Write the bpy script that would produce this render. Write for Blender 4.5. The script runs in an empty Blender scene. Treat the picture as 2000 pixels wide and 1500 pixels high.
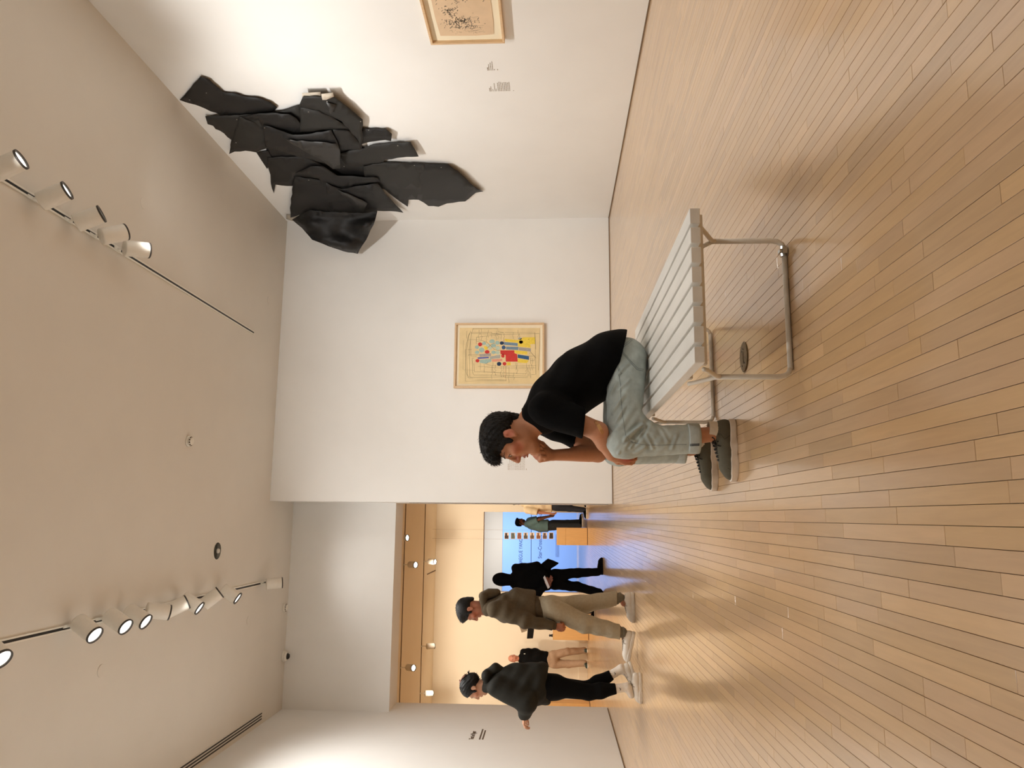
import bpy, bmesh, math, random
import numpy as np
from mathutils import Vector, Matrix
from mathutils.bvhtree import BVHTree
from mathutils.geometry import delaunay_2d_cdt

random.seed(7); RNG = np.random.RandomState(7)
SC = bpy.context.scene
COL = SC.collection

# ------------------------------------------------------------------ camera
FPX, CAM_H = 1490.0, 0.82                 # focal length in pixels of the 2000x1500 frame, eye height
YAW, PITCH = math.radians(9.847), math.radians(3.035)
FW = np.array([math.sin(YAW)*math.cos(PITCH), math.cos(YAW)*math.cos(PITCH), math.sin(PITCH)])
RT = np.array([math.cos(YAW), -math.sin(YAW), 0.0])
UP = np.cross(RT, FW)
CAM = np.array([0.0, 0.0, CAM_H])
cd = bpy.data.cameras.new('camera'); cam = bpy.data.objects.new('camera', cd); COL.objects.link(cam)
cd.sensor_width = 36.0; cd.lens = 36.0*FPX/2000.0; cd.clip_start = 0.02; cd.clip_end = 200
M = Matrix.Identity(4)                    # the phone was held upright, the file lies on its side: rolled by 90 degrees
for r in range(3):
    M[r][0], M[r][1], M[r][2], M[r][3] = -UP[r], RT[r], -FW[r], CAM[r]
cam.matrix_world = M
SC.camera = cam

# ------------------------------------------------------------------ world, exposure
w = bpy.data.worlds.new('world'); SC.world = w; w.use_nodes = True
w.node_tree.nodes['Background'].inputs[0].default_value = (0.02, 0.02, 0.02, 1)
SC.view_settings.view_transform = 'Standard'
try: SC.view_settings.look = 'None'
except Exception: pass
SC.view_settings.exposure = -0.02; SC.view_settings.gamma = 1.0; SC.view_settings.use_curve_mapping = False
SC.cycles.max_bounces = 5; SC.cycles.diffuse_bounces = 4; SC.cycles.glossy_bounces = 3
SC.cycles.use_adaptive_sampling = True; SC.cycles.adaptive_threshold = 0.05
SC.cycles.sample_clamp_indirect = 6.0
SC.cycles.caustics_reflective = False; SC.cycles.caustics_refractive = False

# ------------------------------------------------------------------ room lamps out of view, without fixtures (the tracks run on behind the camera)
WARM, WARMER, COOL = (1.0, 0.988, 0.96), (1.0, 0.865, 0.69), (0.88, 0.94, 1.0)
def spot(name, loc, aim, power, angle=60, blend=0.7, color=WARM, size=0.06):
    l = bpy.data.lights.new(name, 'SPOT'); l.energy = power; l.color = color
    l.spot_size = math.radians(angle); l.spot_blend = blend; l.shadow_soft_size = size
    o = bpy.data.objects.new(name, l); COL.objects.link(o); o.location = loc
    o.rotation_euler = (Vector(aim)-Vector(loc)).to_track_quat('-Z', 'Y').to_euler()
    return o
CEIL, XR, YB, XL, YO = 4.74, 4.27, 10.53, -2.79, 11.52     # ceiling, right wall, back wall, left wall, lintel wall
XE = 0.18                                                   # free end of the back wall
for l, a, p, ang in [
    # track on the right, aimed at the right wall
    ((2.34, 3.9, 4.5), (4.2, 4.4, 1.0), 130, 125), ((2.34, 2.4, 4.5), (4.2, 2.4, 1.0), 125, 125),
    ((2.34, 0.4, 4.5), (4.2, 0.2, 1.0), 120, 125), ((2.34, -2.0, 4.5), (4.2, -2.0, 1.0), 110, 125),
    ((2.34, 4.3, 4.5), (2.2, 10.5, 0.7), 210, 44), ((-0.92, 4.4, 4.5), (0.6, 10.5, 0.7), 120, 40),  # added unseen lamps, both aimed low to brighten the back wall
    # track on the left, aimed at the left wall and the room
    ((-0.92, 3.8, 4.5), (-2.7, 4.2, 1.0), 105, 125), ((-0.92, 1.6, 4.5), (-2.7, 1.4, 1.0), 80, 125),
    ((-0.92, -1.0, 4.5), (-2.7, -1.0, 1.0), 70, 125), ((0.7, -3.5, 4.5), (0.7, -6.8, 1.4), 130, 110),
    ((-0.92, 2.6, 4.5), (1.0, 3.6, 0.0), 105, 80), ((2.34, 1.2, 4.5), (0.5, 2.2, 0.0), 120, 90)]:
    spot('unseen_lamp', l, a, p, ang, 1.0)
# next gallery and the hall behind it
for x in (-5.0, -3.6, -2.4, -1.2, 0.2, 1.6):
    spot('gallery_lamp', (x, 16.6, 3.45), (x, 18.9, 1.3), 84, 120, color=WARMER)
for x in (-4.2, -2.0, 0.4):
    spot('gallery_lamp', (x, 14.9, 3.45), (x, 15.6, 0.0), 135, 140, color=WARMER)
for x in (-2.2, -0.9, 0.4):
    spot('hall_lamp', (x, 23.0, 3.2), (x, 26.4, 1.2), 420, 90, color=COOL)

# ------------------------------------------------------------------ helpers: pixels of the photograph to directions
def ray(x, y):
    return FW + RT*((1500.0-y)-750.0)/FPX - UP*(x-1000.0)/FPX
def at(x, y, axis, val):
    d = ray(x, y); t = (val-CAM[axis])/d[axis]
    return CAM + d*t

# ------------------------------------------------------------------ helpers: objects
WL = {}                                    # world location of every object made here
def wl(o): return WL.get(o.name, np.zeros(3))
def tag(o, label=None, cat=None, group=None, kind=None):
    if label: o['label'] = label
    if cat: o['category'] = cat
    if group: o['group'] = group
    if kind: o['kind'] = kind
    return o
def empty(name, loc, label=None, cat=None, group=None, kind=None):
    o = bpy.data.objects.new(name, None); COL.objects.link(o); o.location = loc; o.empty_display_size = 0.1
    WL[o.name] = np.array(loc, float)
    return tag(o, label, cat, group, kind)
def obj(name, V, F, mat, parent=None, smooth=False, base=None, tint=None):
    """world-space vertices and faces as ONE mesh object under PARENT (or at BASE)"""
    V = np.asarray(V, float)
    org = wl(parent) if parent is not None else (np.array(base, float) if base is not None else np.array([V[:,0].mean(), V[:,1].mean(), V[:,2].min()]))
    me = bpy.data.meshes.new(name)
    me.from_pydata((V-org).tolist(), [], F.tolist() if isinstance(F, np.ndarray) else F)
    if smooth: me.polygons.foreach_set('use_smooth', [True]*len(me.polygons))
    if tint is not None:
        ca = me.color_attributes.new('tint', 'FLOAT_COLOR', 'POINT')
        T = np.ones((len(V), 4)); T[:, :3] = tint
        ca.data.foreach_set('color', T.ravel())
    me.update()
    if mat is not None: me.materials.append(mat)
    o = bpy.data.objects.new(name, me); COL.objects.link(o)
    if parent is not None: o.parent = parent
    else: o.location = org
    WL[o.name] = org
    return o
class MB:
    def __init__(s): s.V = []; s.F = []
    def add(s, V, F):
        n = len(s.V); s.V += [tuple(v) for v in V]; s.F += [[i+n for i in f] for f in F]; return s
    def box(s, a, b):
        x0, y0, z0 = np.minimum(a, b); x1, y1, z1 = np.maximum(a, b)
        return s.add([(x0,y0,z0),(x1,y0,z0),(x1,y1,z0),(x0,y1,z0),(x0,y0,z1),(x1,y0,z1),(x1,y1,z1),(x0,y1,z1)],
                     [(0,3,2,1),(4,5,6,7),(0,1,5,4),(1,2,6,5),(2,3,7,6),(3,0,4,7)])
    def tube(s, pts, r, n=8, closed=False):
        P = np.array(pts, float); m = len(P); R = np.broadcast_to(np.array(r, float), (m,))
        V = []; nrm = None
        for i in range(m):
            t = (P[(i+1) % m]-P[i-1]) if closed else P[min(i+1, m-1)]-P[max(i-1, 0)]
            t = t/(np.linalg.norm(t)+1e-12)
            if nrm is None:
                a = np.array([0,0,1.]) if abs(t[2]) < .9 else np.array([1.,0,0]); nrm = np.cross(t, a)
            nrm = nrm-t*np.dot(nrm, t); nrm /= np.linalg.norm(nrm)+1e-12
            b = np.cross(t, nrm)
            for k in range(n):
                a = 2*math.pi*k/n; V.append(P[i]+R[i]*(math.cos(a)*nrm+math.sin(a)*b))
        F = []
        for i in range(m if closed else m-1):
            j = (i+1) % m
            for k in range(n): F.append((i*n+k, i*n+(k+1) % n, j*n+(k+1) % n, j*n+k))
        if not closed: F.append(list(range(n))[::-1]); F.append([(m-1)*n+k for k in range(n)])
        return s.add(V, F)
    def lathe(s, prof, c, ax, n=24, caps=True):
        """prof: list of (radius, height along ax)"""
        ax = np.array(ax, float); ax /= np.linalg.norm(ax); c = np.array(c, float)
        a = np.array([0,0,1.]) if abs(ax[2]) < .9 else np.array([1.,0,0])
        e1 = np.cross(ax, a); e1 /= np.linalg.norm(e1); e2 = np.cross(ax, e1)
        V = []; F = []
        for r, h in prof:
            for k in range(n):
                t = 2*math.pi*k/n; V.append(c+ax*h+r*(math.cos(t)*e1+math.sin(t)*e2))
        for i in range(len(prof)-1):
            for k in range(n): F.append((i*n+k, i*n+(k+1) % n, (i+1)*n+(k+1) % n, (i+1)*n+k))
        if caps and prof[0][0] > 1e-5: F.append([k for k in range(n)][::-1])
        if caps and prof[-1][0] > 1e-5: F.append([(len(prof)-1)*n+k for k in range(n)])
        return s.add(V, F)
    def slab(s, quad, d):
        """polygon QUAD pulled out along vector d"""
        q = [np.array(p, float) for p in quad]; d = np.array(d, float); n = len(q)
        return s.add(q+[p+d for p in q], [list(range(n))[::-1], [n+i for i in range(n)]]+[(i, (i+1) % n, n+(i+1) % n, n+i) for i in range(n)])
    def build(s, name, mat, parent=None, smooth=False, base=None):
        o = obj(name, s.V, s.F, mat, parent, smooth, base)
        bm = bmesh.new(); bm.from_mesh(o.data); bmesh.ops.recalc_face_normals(bm, faces=bm.faces); bm.to_mesh(o.data); bm.free()
        return o
def bevel(o, w, seg=2):
    m = o.modifiers.new('bevel', 'BEVEL'); m.width = w; m.segments = seg; m.limit_method = 'ANGLE'; m.angle_limit = math.radians(40); return o

# ------------------------------------------------------------------ materials
def lin(c):
    c = np.array(c, float)/255.0
    return tuple(np.where(c <= .04045, c/12.92, ((c+.055)/1.055)**2.4))
MATS = {}
def mat(name, rgb, rough=.6, noise=0.0, scale=30.0, bump=0.0, bscale=None, metal=0.0, coat=0.0, spec=.5, emit=0.0, tint=False, sheen=0.0, stretch=None):
    if name in MATS: return MATS[name]
    m = bpy.data.materials.new(name); m.use_nodes = True; MATS[name] = m
    nt = m.node_tree; N = nt.nodes; L = nt.links; b = N['Principled BSDF']
    base = (*lin(rgb), 1)
    b.inputs['Base Color'].default_value = base; b.inputs['Roughness'].default_value = rough
    b.inputs['Metallic'].default_value = metal; b.inputs['Coat Weight'].default_value = coat
    b.inputs['Specular IOR Level'].default_value = spec; b.inputs['Sheen Weight'].default_value = sheen
    geo = N.new('ShaderNodeTexCoord'); mp = N.new('ShaderNodeMapping'); L.new(geo.outputs['Object'], mp.inputs[0])
    if stretch: mp.inputs['Scale'].default_value = stretch
    nz = N.new('ShaderNodeTexNoise'); nz.inputs['Scale'].default_value = scale; nz.inputs['Detail'].default_value = 5
    L.new(mp.outputs[0], nz.inputs[0])
    src = None
    if tint:
        at_ = N.new('ShaderNodeAttribute'); at_.attribute_name = 'tint'; src = at_.outputs['Color']
        b.inputs['Base Color'].default_value = base; L.new(src, b.inputs['Base Color'])
    if noise:
        mx = N.new('ShaderNodeMix'); mx.data_type = 'RGBA'; mx.blend_type = 'MULTIPLY'; mx.inputs[0].default_value = 1
        rp = N.new('ShaderNodeMapRange'); rp.inputs[1].default_value = .3; rp.inputs[2].default_value = .7
        rp.inputs[3].default_value = 1-noise; rp.inputs[4].default_value = 1+noise; L.new(nz.outputs[0], rp.inputs[0])
        if src: L.new(src, mx.inputs[6])
        else: mx.inputs[6].default_value = base
        L.new(rp.outputs[0], mx.inputs[7]); L.new(mx.outputs[2], b.inputs['Base Color'])
    if bump:
        n2 = N.new('ShaderNodeTexNoise'); n2.inputs['Scale'].default_value = bscale or scale; n2.inputs['Detail'].default_value = 4; L.new(mp.outputs[0], n2.inputs[0])
        bp = N.new('ShaderNodeBump'); bp.inputs['Strength'].default_value = bump; bp.inputs['Distance'].default_value = .01
        L.new(n2.outputs[0], bp.inputs['Height']); L.new(bp.outputs[0], b.inputs['Normal'])
    if emit:
        b.inputs['Emission Color'].default_value = base; b.inputs['Emission Strength'].default_value = emit
    return m
PAINT = mat('wall_paint', (239, 238, 235), .75, .015, 2.0, .03, 180)
CEILP = mat('ceiling_paint', (221, 216, 207), .85, .015, 2.0, .02, 180)
PAINT2 = mat('gallery_paint', (243, 232, 212), .75, .01, 2.0)
BLUE = mat('blue_wall_paint', (120, 158, 226), .6, .02, 1.5)
GREYW = mat('grey_upper_wall', (176, 164, 150), .75, .02, 2)  # even grey for the band of wall above the blue
WHITEM = mat('white_enamel', (236, 232, 222), .4, .02, 20)
SLATM = mat('white_slat_paint', (236, 234, 228), .45, .05, 6, .05, 60, stretch=(3, .4, 3))
TUBEM = mat('bench_tube_enamel', (226, 218, 204), .35, .05, 30)
CHROME = mat('chrome', (200, 200, 196), .18, 0, metal=1.0)
BLACK = mat('black_slot', (10, 10, 11), .5)
DARKLINE = mat('dark_print', (156, 142, 124), .8)
BRASS = mat('aged_brass', (128, 112, 84), .45, .25, 60, .15, metal=.85)
LENS = mat('lamp_glow', (255, 250, 240), .3, emit=5.0)
WOODB = mat('plinth_plywood', (222, 176, 116), .5, .05, 8, stretch=(8, 8, .8))
FRAMEW = mat('maple_frame', (218, 186, 146), .45, .08, 30, stretch=(3, 3, .5))
MATB = mat('picture_mount', (244, 232, 204), .8, .015, 8)
PAPER = mat('aged_paper', (232, 208, 158), .85, .07, 7)
PAPER2 = mat('tan_paper', (224, 196, 162), .85, .05, 7)
# ------------------------------------------------------------------ floor: narrow maple strips, each a plank
def floor_material():
    m = bpy.data.materials.new('maple_plank'); m.use_nodes = True; nt = m.node_tree; N = nt.nodes; L = nt.links; b = N['Principled BSDF']
    a = N.new('ShaderNodeAttribute'); a.attribute_name = 'tint'
    g = N.new('ShaderNodeNewGeometry')
    ad = N.new('ShaderNodeVectorMath'); ad.operation = 'ADD'
    sc_ = N.new('ShaderNodeVectorMath'); sc_.operation = 'MULTIPLY'; sc_.inputs[1].default_value = (70, 5, 5)
    of = N.new('ShaderNodeVectorMath'); of.operation = 'MULTIPLY'; of.inputs[1].default_value = (400, 300, 200)
    L.new(g.outputs['Position'], sc_.inputs[0]); L.new(a.outputs['Color'], of.inputs[0])
    L.new(sc_.outputs[0], ad.inputs[0]); L.new(of.outputs[0], ad.inputs[1])
    nz = N.new('ShaderNodeTexNoise'); nz.inputs['Scale'].default_value = 1.0; nz.inputs['Detail'].default_value = 6; nz.inputs['Distortion'].default_value = .6
    L.new(ad.outputs[0], nz.inputs[0])
    rp = N.new('ShaderNodeMapRange'); rp.inputs[1].default_value = .3; rp.inputs[2].default_value = .75; rp.inputs[3].default_value = .93; rp.inputs[4].default_value = 1.05
    L.new(nz.outputs[0], rp.inputs[0])
    # scuffs and small dark marks with a shape of their own
    nv = N.new('ShaderNodeTexNoise'); nv.inputs['Scale'].default_value = 9; nv.inputs['Detail'].default_value = 8; nv.inputs['Roughness'].default_value = .7
    L.new(g.outputs['Position'], nv.inputs[0])
    r2 = N.new('ShaderNodeMapRange'); r2.inputs[1].default_value = .74; r2.inputs[2].default_value = .82; r2.inputs[3].default_value = 1; r2.inputs[4].default_value = .86
    L.new(nv.outputs[0], r2.inputs[0])
    mu = N.new('ShaderNodeMath'); mu.operation = 'MULTIPLY'; L.new(rp.outputs[0], mu.inputs[0]); L.new(r2.outputs[0], mu.inputs[1])
    mx = N.new('ShaderNodeMix'); mx.data_type = 'RGBA'; mx.blend_type = 'MULTIPLY'; mx.inputs[0].default_value = 1
    L.new(a.outputs['Color'], mx.inputs[6]); L.new(mu.outputs[0], mx.inputs[7]); L.new(mx.outputs[2], b.inputs['Base Color'])
    rr = N.new('ShaderNodeMapRange'); rr.inputs[3].default_value = .12; rr.inputs[4].default_value = .20
    L.new(nz.outputs[0], rr.inputs[0]); b.inputs['Roughness'].default_value = .285
    b.inputs['Specular IOR Level'].default_value = .5; b.inputs['Coat Weight'].default_value = .7; b.inputs['Coat Roughness'].default_value = .13
    bp = N.new('ShaderNodeBump'); bp.inputs['Strength'].default_value = .03; bp.inputs['Distance'].default_value = .004
    n3 = N.new('ShaderNodeTexNoise'); n3.inputs['Scale'].default_value = 14; L.new(g.outputs['Position'], n3.inputs[0])
    n3.inputs['Detail'].default_value = 0; n3.inputs['Scale'].default_value = 5; bp.inputs['Strength'].default_value = .02
    L.new(n3.outputs[0], bp.inputs['Height'])
    return m
PLANK = floor_material()
SUB = mat('floor_joint', (74, 52, 34), .9)
fl = MB().box((-7.0, -7.2, -.12), (5.2, 27.0, -.014)).build('floor', SUB, base=(0, 8, -.12))
tag(fl, 'pale maple strip floor running through the gallery rooms', 'floor', kind='structure')
def make_planks():
    W, GAP = .0415, .0011
    rows = np.arange(-6.9, 5.1, W)
    out = []
    for x0 in rows:
        y = -7.0-random.random()*.8
        while y < 26.9:
            ln = random.choice((.28, .38, .46, .52, .6, .68, .76, .9))*random.uniform(.9, 1.1)
            out.append((x0, max(y, -7.0), min(y+ln, 26.95))); y += ln
    out = [q for q in out if q[2]-q[1] > .05]
    base = np.array(lin((197, 160, 118)))
    def col():
        t = random.gauss(0, 1); k = 1+.045*t if random.random() > .10 else .86+.08*random.random()
        hue = random.uniform(-.035, .035)
        return np.array([base[0]*k*(1+hue*.3), base[1]*k, base[2]*k*(1-hue*2.2)])
    # how large each shows in the photograph
    size = []
    for x0, y0, y1 in out:
        c = np.array([x0+W/2, (y0+y1)/2, 0])-CAM; z = c@FW
        if z < .9: size.append(-1); continue
        u = 750+FPX*(c@RT)/z; v = 1000-FPX*(c@UP)/z
        vis = -40 < u < 1540 and v < 2040
        size.append(W*(y1-y0)*CAM_H/z**3 if vis else -1)
    order = np.argsort(-np.array(size)); near = set(order[:300].tolist())
    Vs, Fs, Ts = [], [], []
    n = 0
    for i, (x0, y0, y1) in enumerate(out):
        a, b_, c, d = x0+GAP/2, x0+W-GAP/2, y0+GAP/2, y1-GAP/2
        dz = random.uniform(-.0003, .0002); bv = .0006
        V = [(a,c,-.016),(b_,c,-.016),(b_,d,-.016),(a,d,-.016),(a,c,dz-bv),(b_,c,dz-bv),(b_,d,dz-bv),(a,d,dz-bv),(a+bv,c+bv,dz),(b_-bv,c+bv,dz),(b_-bv,d-bv,dz),(a+bv,d-bv,dz)]
        F = [(0,1,5,4),(1,2,6,5),(2,3,7,6),(3,0,4,7),(4,5,9,8),(5,6,10,9),(6,7,11,10),(7,4,8,11),(8,9,10,11)]
        t = col()
        if i in near:
            obj('plank', V, F, PLANK, fl, tint=t)
        else:
            Vs += V; Fs += [[q+n for q in f] for f in F]; Ts += [t]*12; n += 12
    o = obj('plank_field', Vs, Fs, PLANK, fl, tint=np.array(Ts)); o['kind'] = 'stuff'
make_planks()

# ------------------------------------------------------------------ walls, ceiling
def st(name, label, cat, *boxes, m=PAINT):
    mb = MB()
    for a, b in boxes: mb.box(a, b)
    return tag(mb.build(name, m), label, cat, kind='structure')
st('wall_right', 'long white wall carrying the black sculpture and a cropped frame', 'wall', ((XR, -7.0, 0), (XR+.2, 12.1, CEIL)))
wb = st('wall_back', 'white end wall with the colourful framed drawing', 'wall', ((XE, YB, 0), (XR, 12.08, CEIL)))
st('wall_left', 'white wall at the far left with a line of small lettering', 'wall', ((XL-.2, -7.0, 0), (XL, 12.08, CEIL)))
st('wall_lintel', 'deep white header above the opening to the next gallery', 'wall', ((XL, YO, 3.17), (XE, 12.08, CEIL)))
st('wall_front', 'white wall closing the room behind the viewer', 'wall', ((XL, -7.2, 0), (XR, -7.0, CEIL)))
ceil = st('ceiling', 'high off-white ceiling with flush lighting tracks', 'ceiling', ((XL-.2, -7.2, CEIL), (XR+.2, 12.08, CEIL+.2)), m=CEILP)
FC = 3.66
st('wall_far', 'warm-lit gallery wall with a wide doorway to a hall', 'wall', ((-7.0, 18.9, 0), (-1.80, 19.15, FC)), ((.10, 18.9, 0), (5.2, 19.15, FC)), ((-1.80, 18.9, 2.5), (.10, 19.15, FC)), m=PAINT2)
st('ceiling_gallery', 'warm-lit lower ceiling of the next gallery', 'ceiling', ((-7.0, 12.08, FC), (5.2, 27.0, FC+.2)), m=PAINT2)
st('wall_gallery_left', 'side wall of the next gallery, hidden at left', 'wall', ((-7.2, 12.08, 0), (-7.0, 27.0, FC)), ((-7.0, 12.08, 0), (XL-.2, 12.2, FC)), m=PAINT2)
st('wall_gallery_right', 'side wall of the next gallery, hidden at right', 'wall', ((5.2, 12.08, 0), (5.4, 27.0, FC)), m=PAINT2)
st('wall_hall', 'blue painted hall wall with black exhibition lettering', 'wall', ((-7.0, 26.5, 0), (5.2, 26.7, 2.52)), m=BLUE)
st('trim_1', 'grey band of wall above the blue hall wall', 'wall', ((-7.0, 26.48, 2.52), (5.2, 26.7, FC)), m=GREYW)
for k, (a, b) in enumerate([((-7.0, 18.875, .0), (-1.80, 18.9, .2)), ((.10, 18.875, 0), (5.2, 18.9, .2))]):
    tag(MB().box(a, b).build('baseboard_%s' % ('left', 'right')[k], PAINT2), 'flush white baseboard of the far gallery wall, %s of the doorway' % ('left', 'right')[k], 'baseboard', kind='structure')
for k, (a, b, lb) in enumerate([((XR-.006, -7.0, 0), (XR, YB, .012), 'thin dark joint where right wall meets floor'), ((XE, YB-.006, 0), (XR, YB, .010), 'thin dark joint where back wall meets floor'), ((XL, -7.0, 0), (XL+.006, 12.0, .012), 'thin dark joint where left wall meets floor')]):
    tag(MB().box(a, b).build('baseboard_%s' % ('room_right', 'room_back', 'room_left')[k], mat('base_joint', (120, 98, 74), .9)), lb, 'trim', kind='structure')  # thin brown strips along the foot of the room walls
# seam of the folding panel in the end of the back wall
tag(MB().box((XE-.004, 11.1, .02), (XE, 11.14, 2.9)).build('trim_2', BLACK), 'dark vertical seam in the end of the back wall', 'trim', kind='structure')

# ------------------------------------------------------------------ ceiling fittings
def rail(x, y0, y1, label):
    r = empty('lighting_track', (x, (y0+y1)/2, CEIL-.012), label, 'track', 'ceiling lighting tracks')
    MB().box((x-.024, y0, CEIL-.0125), (x-.011, y1, CEIL-.0005)).build('flange', WHITEM, r)
    MB().box((x+.011, y0, CEIL-.0125), (x+.024, y1, CEIL-.0005)).build('flange', WHITEM, r)
    MB().box((x-.011, y0, CEIL-.008), (x+.011, y1, CEIL-.0005)).build('slot', BLACK, r)
rail(2.34, -4.0, 9.56, 'straight black-slotted track in the ceiling near the sculpture wall')
rail(-.92, -4.0, 10.55, 'straight black-slotted track in the ceiling leading to the dome camera')
def fixture(bx, by, trackx, zc, L, R, aim, label, lit=True, power=120, color=WARM, ang=122, ceil_z=CEIL, group='white track spotlights'):
    c = at(bx, by, 2, zc)
    if trackx is not None: c[0] = trackx             # it hangs from its rail
    h = L/2; ax = np.array(aim, float)-c; ax /= np.linalg.norm(ax)
    r = empty('track_spotlight', (c[0], c[1], ceil_z), label, 'spotlight', group)
    MB().lathe([(0, -h), (R*.97, -h), (R, -h+.01), (R, h-.004), (R*.96, h), (R*.9, h), (R*.88, h-.03), (0, h-.03)], c, ax, 28).build('housing', WHITEM, r, True)
    MB().lathe([(R*.99, h-.012), (R*1.01, h-.012), (R*1.01, h+.002), (R*.86, h+.002), (R*.86, h-.012)], c, ax, 28, False).build('rim', mat('dark_rim', (60, 56, 52), .4), r, True)
    MB().lathe([(0, h-.012), (R*.86, h-.014)], c, ax, 28).build('lens', LENS if lit else mat('lens_off', (235, 225, 205), .3), r)
    p0 = c-ax*h*.3; dirh = unit_h(ax)
    m = MB(); m.tube([p0, (p0[0], p0[1], ceil_z-.014)], .008, 8); m.box((p0[0]-.012, p0[1]-.05, ceil_z-.018), (p0[0]+.012, p0[1]+.05, ceil_z-.0125)); m.build('bracket', WHITEM, r)
    if power:
        p = c+ax*(h+.02); spot('spot_lamp', p, p+ax, power, ang, 1.0, color, R*.8)
    return r
def unit_h(v): return v/np.linalg.norm(v)
T1, T2 = -.92, 2.34
ZF = 4.56
F_ = [  # body pixel, track, lit, power, aim, label
    (-14, 1268, T1, 1, 85, (-2.75, 4.2, 1.2), 'white spotlight on the left track cut by the edge of the picture'),
    (169, 1228, T1, 1, 115, (-2.75, 5.4, 1.2), 'white spotlight standing alone beside the bare left end of the track'),
    (230, 1207, T1, 1, 115, (-2.75, 5.9, 1.0), 'brightest white spotlight, second in the left track cluster'),
    (268, 1203, T1, 1, 120, (-2.75, 6.6, 1.0), 'white spotlight with a glowing lens partly behind the brightest one'),
    (308, 1203, T1, 1, 85, (-1.9, 10.6, 0), 'white spotlight turned away showing no lens, middle of left cluster'),
    (346, 1176, T1, 1, 80, (1.4, 10.5, .5), 'white spotlight aimed across the room at the drawing wall, left track'),
    (374, 1181, T1, 1, 150, (-2.75, 8.2, 1.4), 'white spotlight facing left wall beside the one aimed across the room'),
    (414, 1162, T1, 1, 65, (2.6, 10.5, .6), 'white spotlight throwing a pale patch onto the ceiling, left track'),
    (450, 1165, T1, 1, 150, (-2.75, 9.2, 1.4), 'last white spotlight of the left cluster before the bare stretch of track'),
    (536, 1138, T1, 1, 26, (-.6, 12.4, 0), 'white spotlight at the very end of the left track by the header'),
    (18, 296, T2, 1, 68, (4.2, 5.0, 1.3), 'white spotlight near the picture edge on the right track'),
    (106, 380, T2, 1, 68, (4.2, 5.7, 1.2), 'white spotlight with glowing lens, nearest of the right track cluster'),
    (174, 427, T2, 1, 78, (4.2, 6.5, 1.2), 'white spotlight with glowing lens, second of the right track cluster'),
    (223, 450, T2, 1, 140, (4.2, 8.6, 1.9), 'white spotlight turned to the wall behind the second glowing one'),
    (268, 478, T2, 1, 170, (3.1, 10.5, .5), 'last white spotlight on right track, its side lit by its neighbour'),
]
for bx, by, tx, lit, pw, aim, lb in F_:
    fixture(bx, by, tx, ZF, .21, .072, aim, lb, bool(lit), pw)
# small fittings on the ceiling
def disc(x, y, r, label):
    c = at(x, y, 2, CEIL)
    tag(MB().lathe([(0, 0), (r*1.0, 0), (r*1.0, -.004), (r*.96, -.006), (0, -.006)], c, (0, 0, 1), 28).build('sprinkler_cover', CEILP, None), label, 'cover plate', 'flush ceiling cover plates')
for x, y, lb in [(280, 397, 'round flush cover plate in ceiling between right track and sculpture'), (197, 1310, 'round flush cover plate in ceiling left of the left track cluster'), (485, 1212, 'round flush cover plate in ceiling near the dome camera'), (525, 587, 'round flush cover plate in ceiling by the end of the right track'), (545, 513, 'round flush cover plate in ceiling close to the back wall corner')]:
    disc(x, y, .055, lb)
def smoke(x, y, label, r=.055):
    c = at(x, y, 2, CEIL-.03); c[2] = CEIL
    e = empty('smoke_detector', c, label, 'smoke detector', 'ceiling smoke detectors')
    MB().lathe([(0, 0), (r, 0), (r, -.012), (r*.9, -.018), (0, -.018)], c, (0, 0, 1), 24).build('base', WHITEM, e, True)
    MB().lathe([(r*.86, -.018), (r*.9, -.03), (r*.72, -.05), (r*.3, -.06), (0, -.06)], c, (0, 0, 1), 24).build('cap', WHITEM, e, True)
    m = MB()
    for k in range(10):
        t = 2*math.pi*k/10; d = np.array([math.cos(t), math.sin(t), 0]); s = np.array([-math.sin(t), math.cos(t), 0])
        p = c+d*r*.83+np.array([0, 0, -.036]); m.slab([p-s*.009+d*.002, p+s*.009+d*.002, p+s*.008-d*.008+np.array([0,0,-.010]), p-s*.008-d*.008+np.array([0,0,-.010])], d*.004)
    m.build('vent_slots', mat('vent_dark', (90, 78, 62), .8), e)
smoke(372, 862, 'round white smoke detector alone in the middle of the ceiling')
smoke(558, 1187, 'round white smoke detector close to the header above the opening', .06)
c = at(424, 1076, 2, CEIL)
e = empty('recessed_downlight', c, 'unlit round recessed downlight with shiny reflector in the ceiling', 'downlight')
MB().lathe([(.098, -.004), (.105, -.004), (.105, 0), (.09, .0), (.09, -.004)], c, (0, 0, 1), 32, False).build('trim_ring', WHITEM, e, True)
MB().lathe([(.098, -.0035), (.07, -.0025), (.0, -.002)], c, (0, 0, 1), 32).build('reflector', mat('grey_reflector', (120, 116, 108), .25, metal=.9), e, True)
MB().lathe([(.0, -.032), (.022, -.028), (.03, -.012), (.028, -.003)], c, (0, 0, 1), 20).build('bulb', mat('bulb_glass', (215, 210, 200), .15), e, True)
c = at(566, 1278, 2, CEIL-.05); c[2] = CEIL; c[1] = min(c[1], YO-.09)
e = empty('dome_camera', c, 'white dome security camera with black glass on the ceiling', 'security camera')
MB().lathe([(0, 0), (.075, 0), (.075, -.03), (.07, -.034), (0, -.034)], c, (0, 0, 1), 28).build('base', WHITEM, e, True)
MB().lathe([(.07, -.036), (.07, -.05), (.05, -.066), (0, -.066)], c, (0, 0, 1), 28).build('collar', WHITEM, e, True)
MB().lathe([(.046, -.06), (.043, -.078), (.03, -.098), (.0, -.106)], c, (0, 0, 1), 24).build('dome', mat('black_glass', (12, 12, 14), .06), e, True)
e = empty('ceiling_vent', (XL+.16, 9.0, CEIL), 'linear air vent of three black slots along the left wall', 'air vent')
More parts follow.
